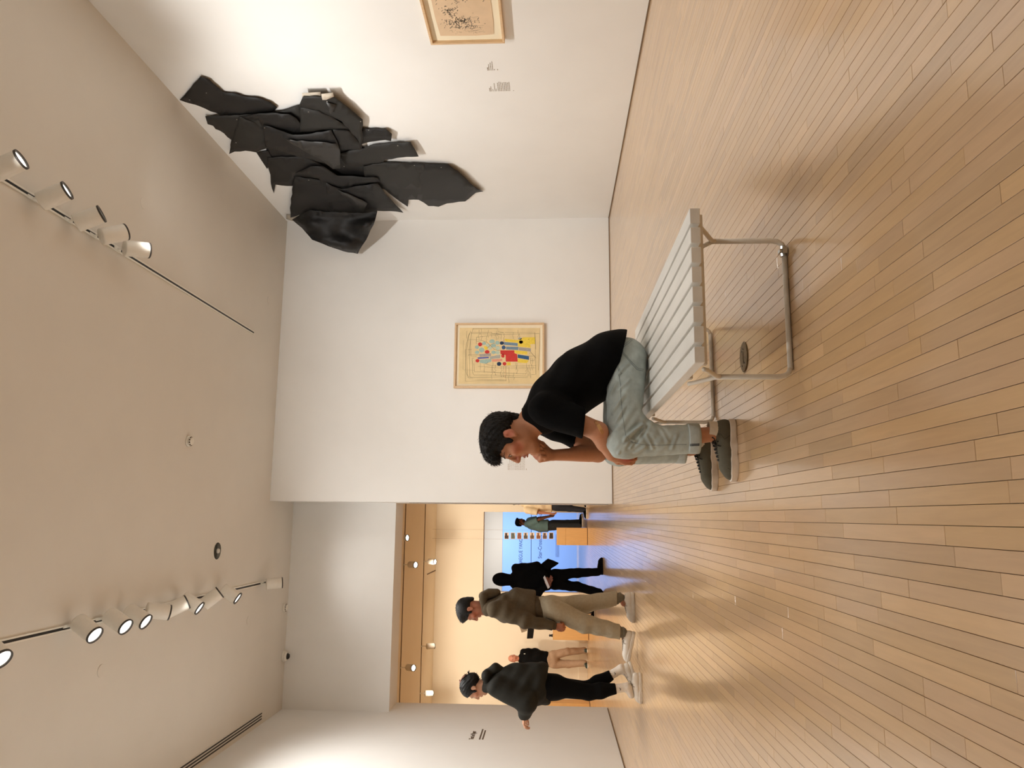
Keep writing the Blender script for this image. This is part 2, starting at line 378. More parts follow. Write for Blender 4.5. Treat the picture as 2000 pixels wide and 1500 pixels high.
for k in range(3):
    MB().box((XL+.06+.035*k, 3.0, CEIL-.004), (XL+.078+.035*k, 10.72, CEIL)).build('slot', BLACK, e)
MB().box((XL+.04, 3.0, CEIL-.002), (XL+.17, 10.75, CEIL)).build('frame', CEILP, e)

# ------------------------------------------------------------------ next gallery: tracks and spotlights
for y, lb in [(14.83, 'thin ceiling track, nearer one in the next gallery'), (17.15, 'thin ceiling track, farther one in the next gallery')]:
    r = empty('lighting_track', (-2, y, FC), lb, 'track', 'next gallery tracks')
    MB().box((-6.5, y-.012, FC-.012), (4.5, y+.012, FC)).build('slot', mat('brown_slot', (110, 84, 56), .6), r)
r = tag(MB().slab([at(834, 1121, 2, FC), at(850, 1113.5, 2, FC), at(850, 1115, 2, FC), at(834, 1122.5, 2, FC)], (0, 0, -.012)).build('ceiling_slot', mat('brown_dark', (88, 62, 44), .6)), 'short slanting dark slot in the next gallery ceiling', 'slot')
for bx, by, aim, lb in [
    (789, 1050.5, (-.3, 13.2, .4), 'white gallery spotlight high on the nearer track beside the wall end'),
    (806, 1103, (-.9, 12.6, .4), 'white gallery spotlight with round glow hanging from nearer track'),
    (844, 1097, (-1.1, 15.6, .6), 'white gallery spotlight glowing on the farther track by the slanting slot'),
    (841, 1262, (-2.9, 18.8, .9), 'white gallery spotlight turned to the far wall above the walking man'),
    (802, 1304, (-2.6, 12.6, .6), 'white gallery spotlight glowing above the walking woman'),
    (838, 1354, (-4.0, 18.8, .9), 'white gallery spotlight turned to the far wall nearest the left wall')]:
    c0 = at(bx, by, 1, 14.83 if bx < 820 else 17.15)
    fixture(bx, by, None, c0[2], .17, .062, aim, lb, True, 0, ceil_z=FC, group='next gallery spotlights')
# ------------------------------------------------------------------ slatted bench
BX0, BX1, BY0, BY1, BZ = .485, 1.004, 2.40, 4.08, .37
bench = empty('slatted_bench', ((BX0+BX1)/2, (BY0+BY1)/2, 0), 'white slatted bench on tubular legs that the seated man uses', 'bench')
NS = 8; pitch = (BX1-BX0+.0135)/NS
for k in range(NS):
    x = BX0+k*pitch
    bevel(MB().box((x, BY0+random.uniform(-.002, .002), BZ-.034), (x+pitch-.0135, BY1, BZ)).build('slat', SLATM, bench), .002, 1)
for y in (2.46, 2.72, 3.74, 4.0):
    MB().box((BX0+.005, y-.014, BZ-.05), (BX1-.005, y+.014, BZ-.0345)).build('cross_rail', TUBEM, bench)
LX0, LX1 = .476, .962
for y in (2.60, 3.87):
    for x in (LX0, LX1):
        xi = x
        MB().tube([(xi, y-.14, BZ-.04), (xi, y-.125, BZ-.052), (xi, y-.012, .262), (xi, y, .245)], .0080, 8).build('brace', TUBEM, bench, True)
        MB().tube([(xi, y+.14, BZ-.04), (xi, y+.125, BZ-.052), (xi, y+.012, .262), (xi, y, .245)], .0080, 8).build('brace', TUBEM, bench, True)
        s = 1 if x == LX0 else -1
        MB().tube([(x, y, .27), (x, y, .05), (x+s*.004, y, .03), (x+s*.014, y, .016), (x+s*.03, y, .0095)], .0092, 10).build('leg', TUBEM, bench, True)
    MB().tube([(LX0+.028, y, .0095), (LX1-.028, y, .0095)], .0092, 10).build('foot_bar', TUBEM, bench, True)
m = MB().tube([(LX1-.058, 2.60, .0125), (LX1-.022, 2.60, .0125)], .0118, 12); m.box((LX1-.052, 2.58, .004), (LX1-.03, 2.59, .02)); m.box((LX1-.046, 2.586, .02), (LX1-.034, 2.612, .028))
m.build('pipe_clamp', CHROME, bench)['label'] = 'shiny chrome clamp on the foot bar'

# ------------------------------------------------------------------ floor outlet
c = at(1453.5, 697, 2, 0.0); R = .064
e = empty('floor_outlet', c, 'round brass outlet cover set in the floor under the bench', 'floor outlet')
MB().lathe([(0, .0), (R, .0), (R, .003), (R*.96, .0045), (0, .0045)], c, (0, 0, 1), 36).build('plate', BRASS, e)
MB().lathe([(R*1.0, -.001), (R*1.05, .0006), (R*1.05, -.001)], c, (0, 0, 1), 36, False).build('rim', mat('dark_gap', (46, 28, 14), .8), e)
MB().box((c[0]-.03, c[1]-.004, .0046), (c[0]+.024, c[1]+.001, .0052)).build('lid_groove', mat('dark_gap', (46, 28, 14), .8), e)
for dx, dy in ((.036, .008), (.03, -.012), (.027, .02), (-.036, .02), (-.03, -.02), (-.024, -.008)):
    MB().lathe([(0, .0052), (.004, .0052), (.004, .0046)], c+np.array([dx, dy, 0]), (0, 0, 1), 8).build('screw_hole', BLACK, e)

# ------------------------------------------------------------------ framed pictures
def frame_bars(root, plane, a0, a1, z0, z1, dep, wid, m):
    """four bars; plane('u', offset) -> world point"""
    for q in ([(a0, z0), (a1, z0), (a1-wid, z0+wid), (a0+wid, z0+wid)], [(a0, z1), (a1, z1), (a1-wid, z1-wid), (a0+wid, z1-wid)],
              [(a0, z0), (a0, z1), (a0+wid, z1-wid), (a0+wid, z0+wid)], [(a1, z0), (a1, z1), (a1-wid, z1-wid), (a1-wid, z0+wid)]):
        P0 = [plane(a, z, .002) for a, z in q]; d = np.array(plane(0, 0, dep))-np.array(plane(0, 0, .002))
        bevel(MB().slab(P0, d).build('frame_bar', m, root), .002, 1)
bk = lambda a, z, o: np.array([a, YB-o, z])
A0, A1, Z0, Z1 = 1.765, 2.700, .935, 2.205
pic = empty('framed_drawing', (2.23, YB, Z0), 'maple-framed drawing of coloured patches and ink lines on the back wall', 'picture')
frame_bars(pic, bk, A0, A1, Z0, Z1, .055, .026, FRAMEW)
MB().slab([bk(A0+.02, Z0+.02, .012), bk(A1-.02, Z0+.02, .012), bk(A1-.02, Z1-.02, .012), bk(A0+.02, Z1-.02, .012)], (0, -.01, 0)).build('mount', MATB, pic)
# zoomed drawing coordinates: sx grows downwards on the wall, sy grows leftwards
def dw(sx, sy, o=.029):
    px, py = 870+sx/8.823, 610+sy/8.823
    p = at(px, py, 1, YB-o); return p
def dwq(pts, o): return [dw(x, y, o) for x, y in pts]
MB().slab(dwq([(245, 268), (1628, 272), (1618, 1232), (222, 1232)], .0235), (0, -.003, 0)).build('drawing_sheet', PAPER, pic)
PC = dict(red=(206, 58, 52), blue=(52, 92, 134), yellow=(238, 208, 78), pale=(164, 190, 180), grey=(168, 160, 152), grey2=(176, 176, 166), slate=(118, 142, 160), pink=(226, 158, 132), violet=(92, 102, 172), dark=(34, 58, 88), mint=(190, 204, 184))
def patch(kind, pts):
    m = mat('crayon_'+kind, PC[kind], .8, .22, 90, stretch=(4, 1, 1))
    MB().slab(dwq(pts, .0268), (0, -.0006, 0)).build('crayon_patch', m, pic)
def blob(kind, cx, cy, rx, ry, n=12):
    patch(kind, [(cx+rx*math.cos(2*math.pi*k/n)*random.uniform(.9, 1.08), cy+ry*math.sin(2*math.pi*k/n)*random.uniform(.9, 1.08)) for k in range(n)])
for k, p in [('yellow', [(1020, 455), (1250, 480), (1250, 525), (1030, 505)]), ('yellow', [(1250, 480), (1340, 430), (1540, 430), (1545, 545), (1460, 550), (1470, 610), (1250, 590)]),
             ('slate', [(1000, 510), (1245, 530), (1245, 580), (1010, 560)]), ('slate', [(1045, 590), (1260, 595), (1255, 650), (1045, 640)]), ('grey', [(1265, 600), (1470, 620), (1470, 675), (1265, 655)]),
             ('yellow', [(1190, 655), (1410, 675), (1410, 730), (1245, 715), (1190, 700)]), ('red', [(945, 655), (1185, 655), (1190, 705), (1235, 720), (1245, 850), (1040, 850), (1035, 735), (950, 720)]),
             ('blue', [(1245, 725), (1440, 755), (1440, 820), (1245, 785)]), ('yellow', [(1245, 795), (1440, 830), (1400, 875), (1245, 865)]), ('grey', [(590, 720), (785, 705), (785, 755), (590, 765)]),
             ('grey2', [(760, 765), (940, 730), (945, 790), (770, 805)]), ('violet', [(555, 775), (745, 765), (750, 790), (560, 805)]), ('pink', [(795, 810), (980, 800), (985, 840), (810, 855)]),
             ('pale', [(590, 820), (790, 800), (790, 850), (690, 885), (590, 870)]), ('yellow', [(660, 585), (720, 590), (725, 640), (680, 645)]), ('yellow', [(1060, 860), (1120, 860), (1125, 910), (1060, 915)])]:
    patch(k, p)
for k, cx, cy, rx, ry in [('red', 597, 552, 36, 34), ('red', 717, 682, 42, 32), ('red', 552, 835, 34, 30), ('red', 990, 750, 30, 34), ('red', 1018, 885, 32, 32), ('red', 1302, 512, 36, 30), ('dark', 973, 530, 36, 30), ('blue', 1003, 606, 34, 34),
                          ('dark', 925, 888, 38, 36), ('grey2', 1283, 452, 36, 22), ('pale', 805, 500, 50, 36), ('pale', 665, 535, 34, 30), ('pale', 545, 600, 36, 30), ('pale', 625, 650, 46, 44), ('pale', 545, 690, 36, 30), ('pale', 895, 525, 40, 34),
                          ('mint', 730, 565, 34, 28), ('pale', 830, 575, 46, 34), ('mint', 900, 615, 38, 38), ('pale', 830, 690, 40, 30), ('mint', 900, 695, 36, 34), ('mint', 770, 615, 34, 26)]:
    blob(k, cx, cy, rx, ry)
ink = MB(); ink2 = MB()
def il(pts, wdt=3.2, t=None):
    (t or ink).tube(dwq(pts, .0272), wdt*.0004, 4)
for a, b in [(410, 300), (365, 340), (345, 380)]: il([(a+70, b-20), (a+40, b+60), (a, 640), (a+10, 1110-b+300), (a+40, 1120), (960, 1112), (1400, 1125)])
il([(470, 285), (900, 280), (905, 330), (1005, 350)]); il([(430, 345), (800, 345), (805, 370), (1000, 352)]); il([(440, 365), (1000, 380), (1620, 365), (1625, 560), (1600, 1000)])
il([(535, 430), (700, 410), (960, 380)]); il([(535, 430), (530, 545)]); il([(450, 640), (340, 640), (345, 1190), (600, 1175), (1050, 1180)]); il([(310, 480), (305, 990), (500, 1000)], 2.2)
il([(380, 480), (440, 470), (620, 475)], 2.2); il([(370, 320), (365, 450)], 2.2); il([(395, 735), (600, 735)]); il([(490, 790), (460, 790), (470, 1040), (490, 1080), (870, 1082), (1400, 1100)]); il([(490, 880), (500, 1025), (670, 1028), (1385, 1062)])
il([(690, 885), (720, 880), (725, 850)]); il([(690, 895), (760, 910), (960, 930), (1560, 915)], 2.2); il([(560, 930), (960, 960), (1550, 955)], 2.2); il([(400, 1145), (1050, 1165)], 2.4); il([(1020, 345), (1540, 345), (1560, 1070), (1480, 1075)])
il([(1540, 345), (1560, 640)]); il([(720, 520), (790, 590), (840, 635), (900, 655), (940, 655)], 3.6); il([(720, 620), (780, 560), (850, 530)]); il([(1460, 675), (1560, 790)], 4); il([(1440, 755), (1540, 750), (1530, 830), (1460, 830)])
il([(540, 500), (640, 490), (720, 520)]); il([(600, 870), (600, 1000), (680, 1000)], 2.2); il([(430, 480), (440, 760), (540, 765)])
for x, y0, y1 in [(620, 280, 480), (580, 300, 470), (740, 300, 440), (795, 345, 430), (710, 410, 520), (965, 380, 470), (1170, 345, 460), (1250, 300, 430), (1275, 365, 430), (820, 860, 1030), (860, 900, 1080), (668, 890, 1028), (960, 930, 1110), (1000, 925, 1110), (1045, 920, 1180), (1235, 870, 1045), (1215, 870, 1000), (1395, 880, 1060), (1470, 780, 1130), (1500, 790, 1000), (1410, 960, 1130), (1440, 900, 1100), (1095, 940, 1215), (800, 930, 1150), (1180, 1040, 1160), (1010, 360, 500), (880, 320, 480), (905, 350, 470)]:
    n = 7; pts = []
    for k in range(n+1):
        yy = y0+(y1-y0)*k/n; pts.append((x+(random.choice((-13, 13)) if 2 < k < 6 and random.random() < .7 else 0), yy))
    il(pts, 2.6)
for x, y in [(1025, 900), (1005, 470)]: il([(x, y), (x+4, y+230)], 2.4, ink2)
for x, y in [(668, 1028), (1226, 1047), (1385, 1062), (968, 1112), (1005, 1112), (838, 635), (1455, 705), (838, 1028), (868, 1080), (882, 368), (1435, 465), (400, 737)]: ink.lathe([(0, 0), (.0042, 0), (.0042, -.0006), (0, -.0006)], dw(x, y, .0274), (0, 1, 0), 8)
ink.build('ink_lines', mat('ink', (58, 46, 40), .8), pic); ink2.build('red_ink_lines', mat('red_ink', (190, 84, 62), .8), pic)

rk = lambda a, z, o: np.array([XR-o, a, z])
A0, A1, Z0, Z1 = 5.16, 6.27, 1.25, 1.925
pic2 = empty('framed_etching', (XR, 5.7, Z0), 'maple-framed sepia etching on the sculpture wall, cut by the picture edge', 'picture')
frame_bars(pic2, rk, A0, A1, Z0, Z1, .05, .022, FRAMEW)
MB().slab([rk(A0+.015, Z0+.015, .01), rk(A1-.015, Z0+.015, .01), rk(A1-.015, Z1-.015, .01), rk(A0+.015, Z1-.015, .01)], (-.01, 0, 0)).build('mount', MATB, pic2)
sh = [(A0+.09, Z0+.09), (6.0, Z0+.085), (A1-.10, Z0+.095), (A1-.085, 1.5), (A1-.095, Z1-.10), (5.9, Z1-.09), (5.5, Z1-.095), (A0+.09, Z1-.09)]
MB().slab([rk(a, z, .021) for a, z in sh], (-.003, 0, 0)).build('etching_sheet', PAPER2, pic2)
m = MB()
for cx, cz, sx, sz, n in [(5.98, 1.62, .035, .075, 150), (5.84, 1.70, .04, .035, 70), (6.06, 1.60, .015, .07, 40), (5.60, 1.6, .07, .10, 110)]:
    for k in range(n):
        a = random.gauss(cx, sx); z = random.gauss(cz, sz)
        if not (A0+.12 < a < A1-.13 and Z0+.12 < z < Z1-.12): continue
        l = random.uniform(.004, .014); t = random.gauss(.3, .5); wd = random.uniform(.0012, .0035); d = np.array([math.cos(t)*l, math.sin(t)*l]); nn = np.array([-math.sin(t), math.cos(t)])*wd
        m.slab([rk(a-d[0]-nn[0], z-d[1]-nn[1], .0241), rk(a+d[0]-nn[0], z+d[1]-nn[1], .0241), rk(a+d[0]+nn[0], z+d[1]+nn[1], .0241), rk(a-d[0]+nn[0], z-d[1]+nn[1], .0241)], (-.0004, 0, 0))
for k in range(12):
    a = random.uniform(5.9, 6.14); m.tube([rk(a, random.uniform(1.42, 1.5), .0244), rk(a+.01, random.uniform(1.5, 1.6), .0244)], .0007, 4)
for k in range(40):
    a, z = random.gauss(6.12, .02), random.uniform(1.42, 1.72); m.tube([rk(a, z, .0244), rk(a+random.uniform(-.01, .02), z+random.uniform(-.02, .02), .0244)], .0006, 4)
m.build('etched_marks', mat('sepia_ink', (116, 107, 94), .9), pic2)['kind'] = 'stuff'

# ------------------------------------------------------------------ small printed wall labels (too small to read: lines of words)
def wall_label(plane, a_left, right, z_top, lines, label, lh=.0125, th=.006, ink=None):
    """lines: (height of the line below the top, length, bold)"""
    e = empty('wall_label', plane(a_left, z_top-.2, 0), label, 'wall label', 'printed wall labels')
    for dz, ln, bold in lines:
        mm = MB(); x = 0
        while x < ln-.004:
            wd = min(random.uniform(.010, .034), ln-x); h = th*(1.5 if bold else 1)
            z = z_top-dz
            mm.slab([plane(a_left+right*x, z-h/2, .0006), plane(a_left+right*(x+wd), z-h/2, .0006), plane(a_left+right*(x+wd), z+h/2, .0006), plane(a_left+right*x, z+h/2, .0006)], np.array(plane(0, 0, .0014))-np.array(plane(0, 0, .0006)))
            x += wd+.006
        mm.build('text_line', ink or DARKLINE, e)
wall_label(bk, .627, 1, 1.44, [(.012, .09, 1), (.03, .16, 0), (.052, .19, 0), (.078, .19, 0)]+[(.105+.0165*k, .19-.02*random.random(), 0) for k in range(9)]+[(.262, .02, 1)], 'small printed label on the back wall beside the seated man\'s face', th=.005, ink=mat('pale_print', (182, 168, 148), .8))
wall_label(rk, 6.765, -1, 1.452, [(.005, .05, 1), (.018, .10, 0), (.036, .13, 0), (.054, .15, 0), (.07, .02, 0), (.10, .02, 0)], 'short printed label on the right wall nearest the cut-off frame', th=.007)
wall_label(rk, 7.135, -1, 1.46, [(.005, .06, 1), (.018, .09, 0), (.036, .04, 0), (.056, .15, 0), (.07, .05, 0)]+[(.09+.0165*k, .17-.02*random.random(), 0) for k in range(8)]+[(.245, .02, 0)], 'longer printed label on the right wall nearest the black sculpture', th=.007)

# ------------------------------------------------------------------ lettering
def text(body, size, mtx, mat_, name, parent=None, label=None, cat=None, base=None, extr=.002, sx=1.0):
    cu = bpy.data.curves.new(name, 'FONT'); cu.body = body; cu.size = size; cu.extrude = extr; cu.resolution_u = 3
    t = bpy.data.objects.new('tmp', cu); COL.objects.link(t)
    dg = bpy.context.evaluated_depsgraph_get(); me = bpy.data.meshes.new_from_object(t.evaluated_get(dg))
    V = np.array([mtx @ Vector((v.co.x*sx, v.co.y, v.co.z)) for v in me.vertices]); F = [list(p.vertices) for p in me.polygons]
    bpy.data.objects.remove(t); bpy.data.meshes.remove(me)
    o = obj(name, V, F, mat_, parent, base=base)
    return tag(o, label, cat) if label else o
def mtx(origin, right, up):
    r, u = Vector(right), Vector(up); n = r.cross(u)
    m_ = Matrix.Identity(4)
    for k in range(3): m_[k][0], m_[k][1], m_[k][2], m_[k][3] = r[k], u[k], n[k], origin[k]
    return m_
# on the blue hall wall
wt = empty('wall_lettering', (-1.0, 26.5, .9), 'black exhibition title lettering on the blue hall wall', 'lettering')
NAVY = mat('navy_print', (30, 40, 74), .8)
p = at(1020, 1102, 1, 26.495)
text('HAEGUE YANG', .172, mtx((p[0]-.03, 26.496, p[2]), (1, 0, 0), (0, 0, 1)), NAVY, 'title_line', wt, sx=.74)
p = at(1058, 1091, 1, 26.495)
text('Star-Crossed Rendezvous', .185, mtx((p[0], 26.496, p[2]), (1, 0, 0), (0, 0, 1)), NAVY, 'title_line', wt, sx=.80)
p = at(1037, 1100, 1, 26.495); MB().box((-1.8, 26.488, p[2]-.006), (.06, 26.496, p[2]+.006)).build('rule', NAVY, wt)
for k, px in enumerate((1086, 1088.5, 1091)):
    p = at(px, 1088, 1, 26.495); MB().box((p[0], 26.49, p[2]-.006), (p[0]+.75, 26.497, p[2]+.006)).build('small_text_line', mat('grey_blue_print', (92, 116, 168), .8), wt)
# on the left wall
lt = empty('wall_lettering', (XL, 10.3, 1.65), 'small brown exhibition lettering on the left wall by the opening', 'lettering')
BRN = mat('brown_print', (92, 74, 56), .8)
p = at(924.5, 1444.5, 0, XL)
text('Text in Paper', .085, mtx((XL+.002, p[1], p[2]), (0, 1, 0), (0, 0, 1)), BRN, 'title_line', lt, sx=.80)
for px, ln in ((936.5, .48), (942.5, .42)):
    p = at(px, 1444.5, 0, XL); x = 0; mm = MB()
    while x < ln:
        wd = random.uniform(.025, .06); mm.box((XL, p[1]+x, p[2]-.009), (XL+.002, p[1]+min(x+wd, ln), p[2]+.009)); x += wd+.008
    mm.build('text_line', BRN, lt)

# ------------------------------------------------------------------ black wall sculpture of torn sheets
SCM = mat('black_felt_sheet', (27, 26, 25), .55, .10, 9, .12, 220, spec=.35)
SCM2 = mat('black_sheet_highlight', (40, 39, 38), .42, .22, 14, .15, 120, spec=.5)  # lighter, glossier black: highlight of the folded sheets put into the colour
SCT = mat('torn_pale_edge', (196, 186, 170), .8, .08, 20)
sculpt = empty('wall_sculpture', (XR, 8.9, 1.75), 'large black sculpture of torn, curling sheets pinned to the right wall', 'sculpture')
def zp(p): return (330+p[0]/3.077, 130+p[1]/3.077)
SCV = [SCM, mat('black_felt_sheet_dark', (22, 21, 21), .56, .12, 9, .12, 220, spec=.4), mat('black_felt_sheet_grey', (36, 35, 33), .58, .12, 9, .12, 220, spec=.35)]
def sheet(pts, offs, m=None, bul=0.0, freq=3.0, name='sheet', th=.004, step=11, jag=1.2, band=0.0):
    """outline in zoomed pixels, OFFS distance off the wall at every outline point (or one number)"""
    P2 = [zp(p) for p in pts]; n = len(P2); m = m or random.choice(SCV)
    O = [offs]*n if not hasattr(offs, '__len__') else list(offs)
    # densify outline with small tears
    Q, OQ = [], []
    for i in range(n):
        a, b = np.array(P2[i]), np.array(P2[(i+1) % n]); L = np.linalg.norm(b-a); k = max(1, int(L/9))
        nn = np.array([-(b-a)[1], (b-a)[0]])/(L+1e-9)
        for j in range(k):
            t = j/k; Q.append(a+(b-a)*t+(nn*random.uniform(-jag, jag) if 0 < j else 0)); OQ.append(O[i]+(O[(i+1) % n]-O[i])*t)
    Q = np.array(Q); OQ = np.array(OQ)
    x0, y0 = Q.min(0); x1, y1 = Q.max(0); G = []
    def inside(p):
        c = False; j = len(Q)-1
        for i in range(len(Q)):
            if (Q[i][1] > p[1]) != (Q[j][1] > p[1]) and p[0] < (Q[j][0]-Q[i][0])*(p[1]-Q[i][1])/(Q[j][1]-Q[i][1])+Q[i][0]: c = not c
            j = i
        return c
    for gx in np.arange(x0+step/2, x1, step):
        for gy in np.arange(y0+step/2, y1, step):
            p = np.array([gx+random.uniform(-2, 2), gy+random.uniform(-2, 2)])
            if inside(p) and np.min(np.linalg.norm(Q-p, axis=1)) > 4: G.append(p)
    allp = [Vector(q) for q in Q]+[Vector(g) for g in G]
    vo, ed, fa, *_ = delaunay_2d_cdt(allp, [], [list(range(len(Q)))], 1, 1e-4)
    V = []
    for v in vo:
        d2 = np.sum((Q-np.array(v))**2, axis=1)+1.0; wgt = 1/d2**1.5
        o_ = float((wgt*OQ).sum()/wgt.sum()); edge = math.sqrt(d2.min())
        o_ += bul*min(1, edge/18.0)*(.6+.4*math.sin(v.x*.05*freq/3+v.y*.08*freq/3))+.004*math.sin(v.x*.11+v.y*.07)
        yz = (v.y-130)*3.077; o_ += band*min(1, edge/10.0)*math.cos(2*math.pi*(yz-775-(v.x-660)*.05)/165.0)
        o_ = o_*.62 if o_ < .26 else .161+(o_-.26)*1.35
        V.append(at(v.x, v.y, 0, XR-max(.008, o_)))
    o = obj(name, V, [list(f) for f in fa], m, sculpt, True)
    bm = bmesh.new(); bm.from_mesh(o.data); bmesh.ops.recalc_face_normals(bm, faces=bm.faces); bm.to_mesh(o.data); bm.free()
    so = o.modifiers.new('thick', 'SOLIDIFY'); so.thickness = th; so.offset = 0
    return o
# back to front
sheet([(600, 300), (800, 240), (1000, 300), (1140, 360), (1160, 480), (1290, 560), (1280, 700), (1000, 720), (760, 700), (600, 560), (560, 420)], .03, bul=.01)
sheet([(65, 200), (190, 62), (245, 80), (300, 130), (330, 155), (395, 160), (450, 180), (520, 185), (610, 215), (650, 245), (630, 268), (560, 285), (430, 300), (310, 290), (190, 240)], [.01, .05, .05, .05, .04, .04, .04, .05, .05, .05, .03, .03, .02, .01, .01], bul=.02)
sheet([(218, 298), (430, 292), (560, 285), (660, 270), (780, 235), (880, 290), (880, 400), (780, 410), (620, 400), (590, 490), (525, 515), (460, 505), (395, 510), (362, 525), (375, 440), (330, 400), (280, 375), (265, 355), (232, 345)], .055, bul=.02)
sheet([(362, 525), (395, 510), (460, 505), (525, 515), (590, 480), (600, 380), (430, 300), (375, 440)], .07, bul=.03)
sheet([(420, 300), (520, 285), (640, 278), (720, 285), (765, 310), (800, 365), (800, 398), (725, 400), (600, 365), (560, 360), (540, 330)], [.06, .08, .10, .12, .12, .1, .07, .07, .08, .08, .06], bul=.05)
sheet([(525, 515), (595, 505), (625, 560), (590, 615), (560, 570)], .05)
sheet([(1160, 370), (1200, 375), (1300, 372), (1340, 405), (1335, 448), (1300, 440), (1240, 448), (1150, 468)], [.04, .04, .05, .08, .08, .06, .05, .04], bul=.015)
sheet([(1140, 500), (1210, 472), (1330, 460), (1450, 452), (1500, 540), (1430, 542), (1375, 548), (1300, 558), (1275, 590), (1150, 600), (1060, 590), (1020, 520)], [.06, .06, .07, .09, .11, .09, .08, .07, .06, .06, .06, .06], bul=.03)
sheet([(1170, 600), (1290, 575), (1535, 585), (1680, 588), (1760, 650), (1850, 735), (1888, 750), (1845, 757), (1780, 810), (1670, 822), (1620, 842), (1560, 838), (1500, 800), (1440, 800), (1435, 842), (1390, 812), (1300, 740), (1180, 680)], [.05, .06, .07, .07, .10, .10, .04, .03, .02, .02, .02, .02, .03, .03, .04, .04, .05, .05], bul=.02)
sheet([(1170, 600), (1290, 578), (1538, 588), (1520, 745), (1400, 735), (1290, 735), (1180, 690)], [.08, .075, .075, .06, .06, .07, .08], bul=.01)
sheet([(790, 215), (805, 180), (870, 178), (925, 185), (985, 178), (1050, 225), (1165, 320), (1160, 500), (1138, 445), (1040, 330), (960, 295), (880, 268), (780, 238)], [.10, .14, .15, .15, .14, .12, .10, .09, .13, .12, .12, .10, .09], bul=.05)
sheet([(945, 212), (1005, 230), (970, 288)], [.17, .16, .2], SCM2)
sheet([(800, 160), (910, 153), (913, 180), (850, 182), (803, 190)], [.11, .10, .13, .13, .12], SCT, name='torn_edge', jag=.6)['label'] = 'pale torn backing curling at the edge'
sheet([(915, 165), (985, 156), (992, 180), (945, 200), (922, 200)], [.14, .13, .15, .17, .17], SCT, name='torn_edge', jag=.6)['label'] = 'pale torn backing curling at the edge'
sheet([(790, 245), (900, 265), (1000, 315), (1080, 368), (1100, 380), (960, 378), (870, 388), (788, 392)], [.10, .12, .13, .11, .10, .14, .14, .11], bul=.03)
sheet([(590, 545), (800, 540), (900, 580), (1010, 650), (1000, 690), (900, 675), (755, 660), (745, 717), (640, 708), (631, 762), (612, 700), (610, 650), (597, 610)], [.06, .07, .08, .1, .1, .09, .09, .08, .05, .02, .03, .05, .06], bul=.03)
sheet([(985, 378), (1080, 385), (1140, 448), (1155, 500), (1020, 499), (1005, 450)], [.15, .13, .12, .12, .16, .17], bul=.02)
sheet([(565, 355), (620, 365), (740, 410), (860, 402), (975, 380), (1010, 450), (1028, 500), (1030, 612), (985, 615), (930, 578), (800, 548), (640, 497), (580, 482)], [.12, .13, .16, .17, .17, .19, .19, .17, .16, .15, .13, .11, .11], bul=.03)
sheet([(705, 440), (860, 452), (1005, 462), (1028, 505), (1030, 612), (985, 615), (930, 570), (800, 500)], [.205, .215, .225, .225, .20, .20, .195, .20], SCM2, bul=.015)
sheet([(760, 640), (850, 600), (930, 600), (1010, 655), (1255, 668), (1268, 690), (1220, 708), (1040, 735), (930, 715), (900, 672)], [.11, .14, .15, .14, .12, .11, .12, .13, .13, .12], bul=.05)
sheet([(755, 660), (850, 672), (950, 690), (1250, 705), (1256, 800), (1250, 875), (1170, 888), (970, 880), (850, 868), (730, 908), (727, 850), (745, 710)], [.10, .12, .13, .12, .14, .16, .20, .22, .20, .12, .12, .10], SCV[1], bul=.03, band=.035, step=8)
sheet([(945, 698), (1040, 738), (1150, 715), (1255, 702), (1300, 765), (1408, 878), (1330, 868), (1250, 866), (1150, 875), (970, 876), (950, 780)], [.16, .17, .17, .15, .13, .10, .12, .15, .22, .245, .20], bul=.02)
sheet([(1015, 742), (1100, 775), (1192, 822), (1170, 872), (1130, 870), (1080, 815)], [.21, .24, .25, .28, .28, .25], SCM2, bul=.01)
sheet([(740, 920), (800, 882), (850, 862), (970, 874), (1170, 882), (1252, 868), (1240, 920), (1200, 1010), (1165, 1070), (1135, 1125), (1050, 1110), (960, 1080), (860, 1040), (800, 970)], [.14, .19, .22, .25, .23, .19, .32, .44, .50, .55, .54, .53, .48, .30], SCV[1], bul=.02, band=.032, step=8)
sheet([(705, 890), (760, 893), (785, 884), (742, 928), (705, 915)], [.03, .06, .12, .10, .04], SCT, name='torn_edge', jag=.5)
pm = mat('pin_head', (190, 186, 178), .3, metal=.8)
for q, o_ in [((225, 158), .085), ((124, 200), .045), ((408, 318), .10), ((838, 272), .17), ((575, 368), .155), ((1152, 330), .125), ((1375, 475), .12), ((1475, 594), .10), ((1636, 606), .095), ((1200, 382), .075), ((403, 457), .115), ((1052, 600), .10), ((840, 682), .15), ((976, 1085), .60), ((1125, 1115), .58), ((950, 210), .20)]:
    x, y = zp(q); o_ = o_*.62+.012 if o_ < .26 else .17+(o_-.26)*1.35; c = at(x, y, 0, XR-o_); MB().lathe([(0, -.004), (.006, -.003), (.006, .001), (0, .003)], c, (1, 0, 0), 8).build('pin', pm, sculpt)

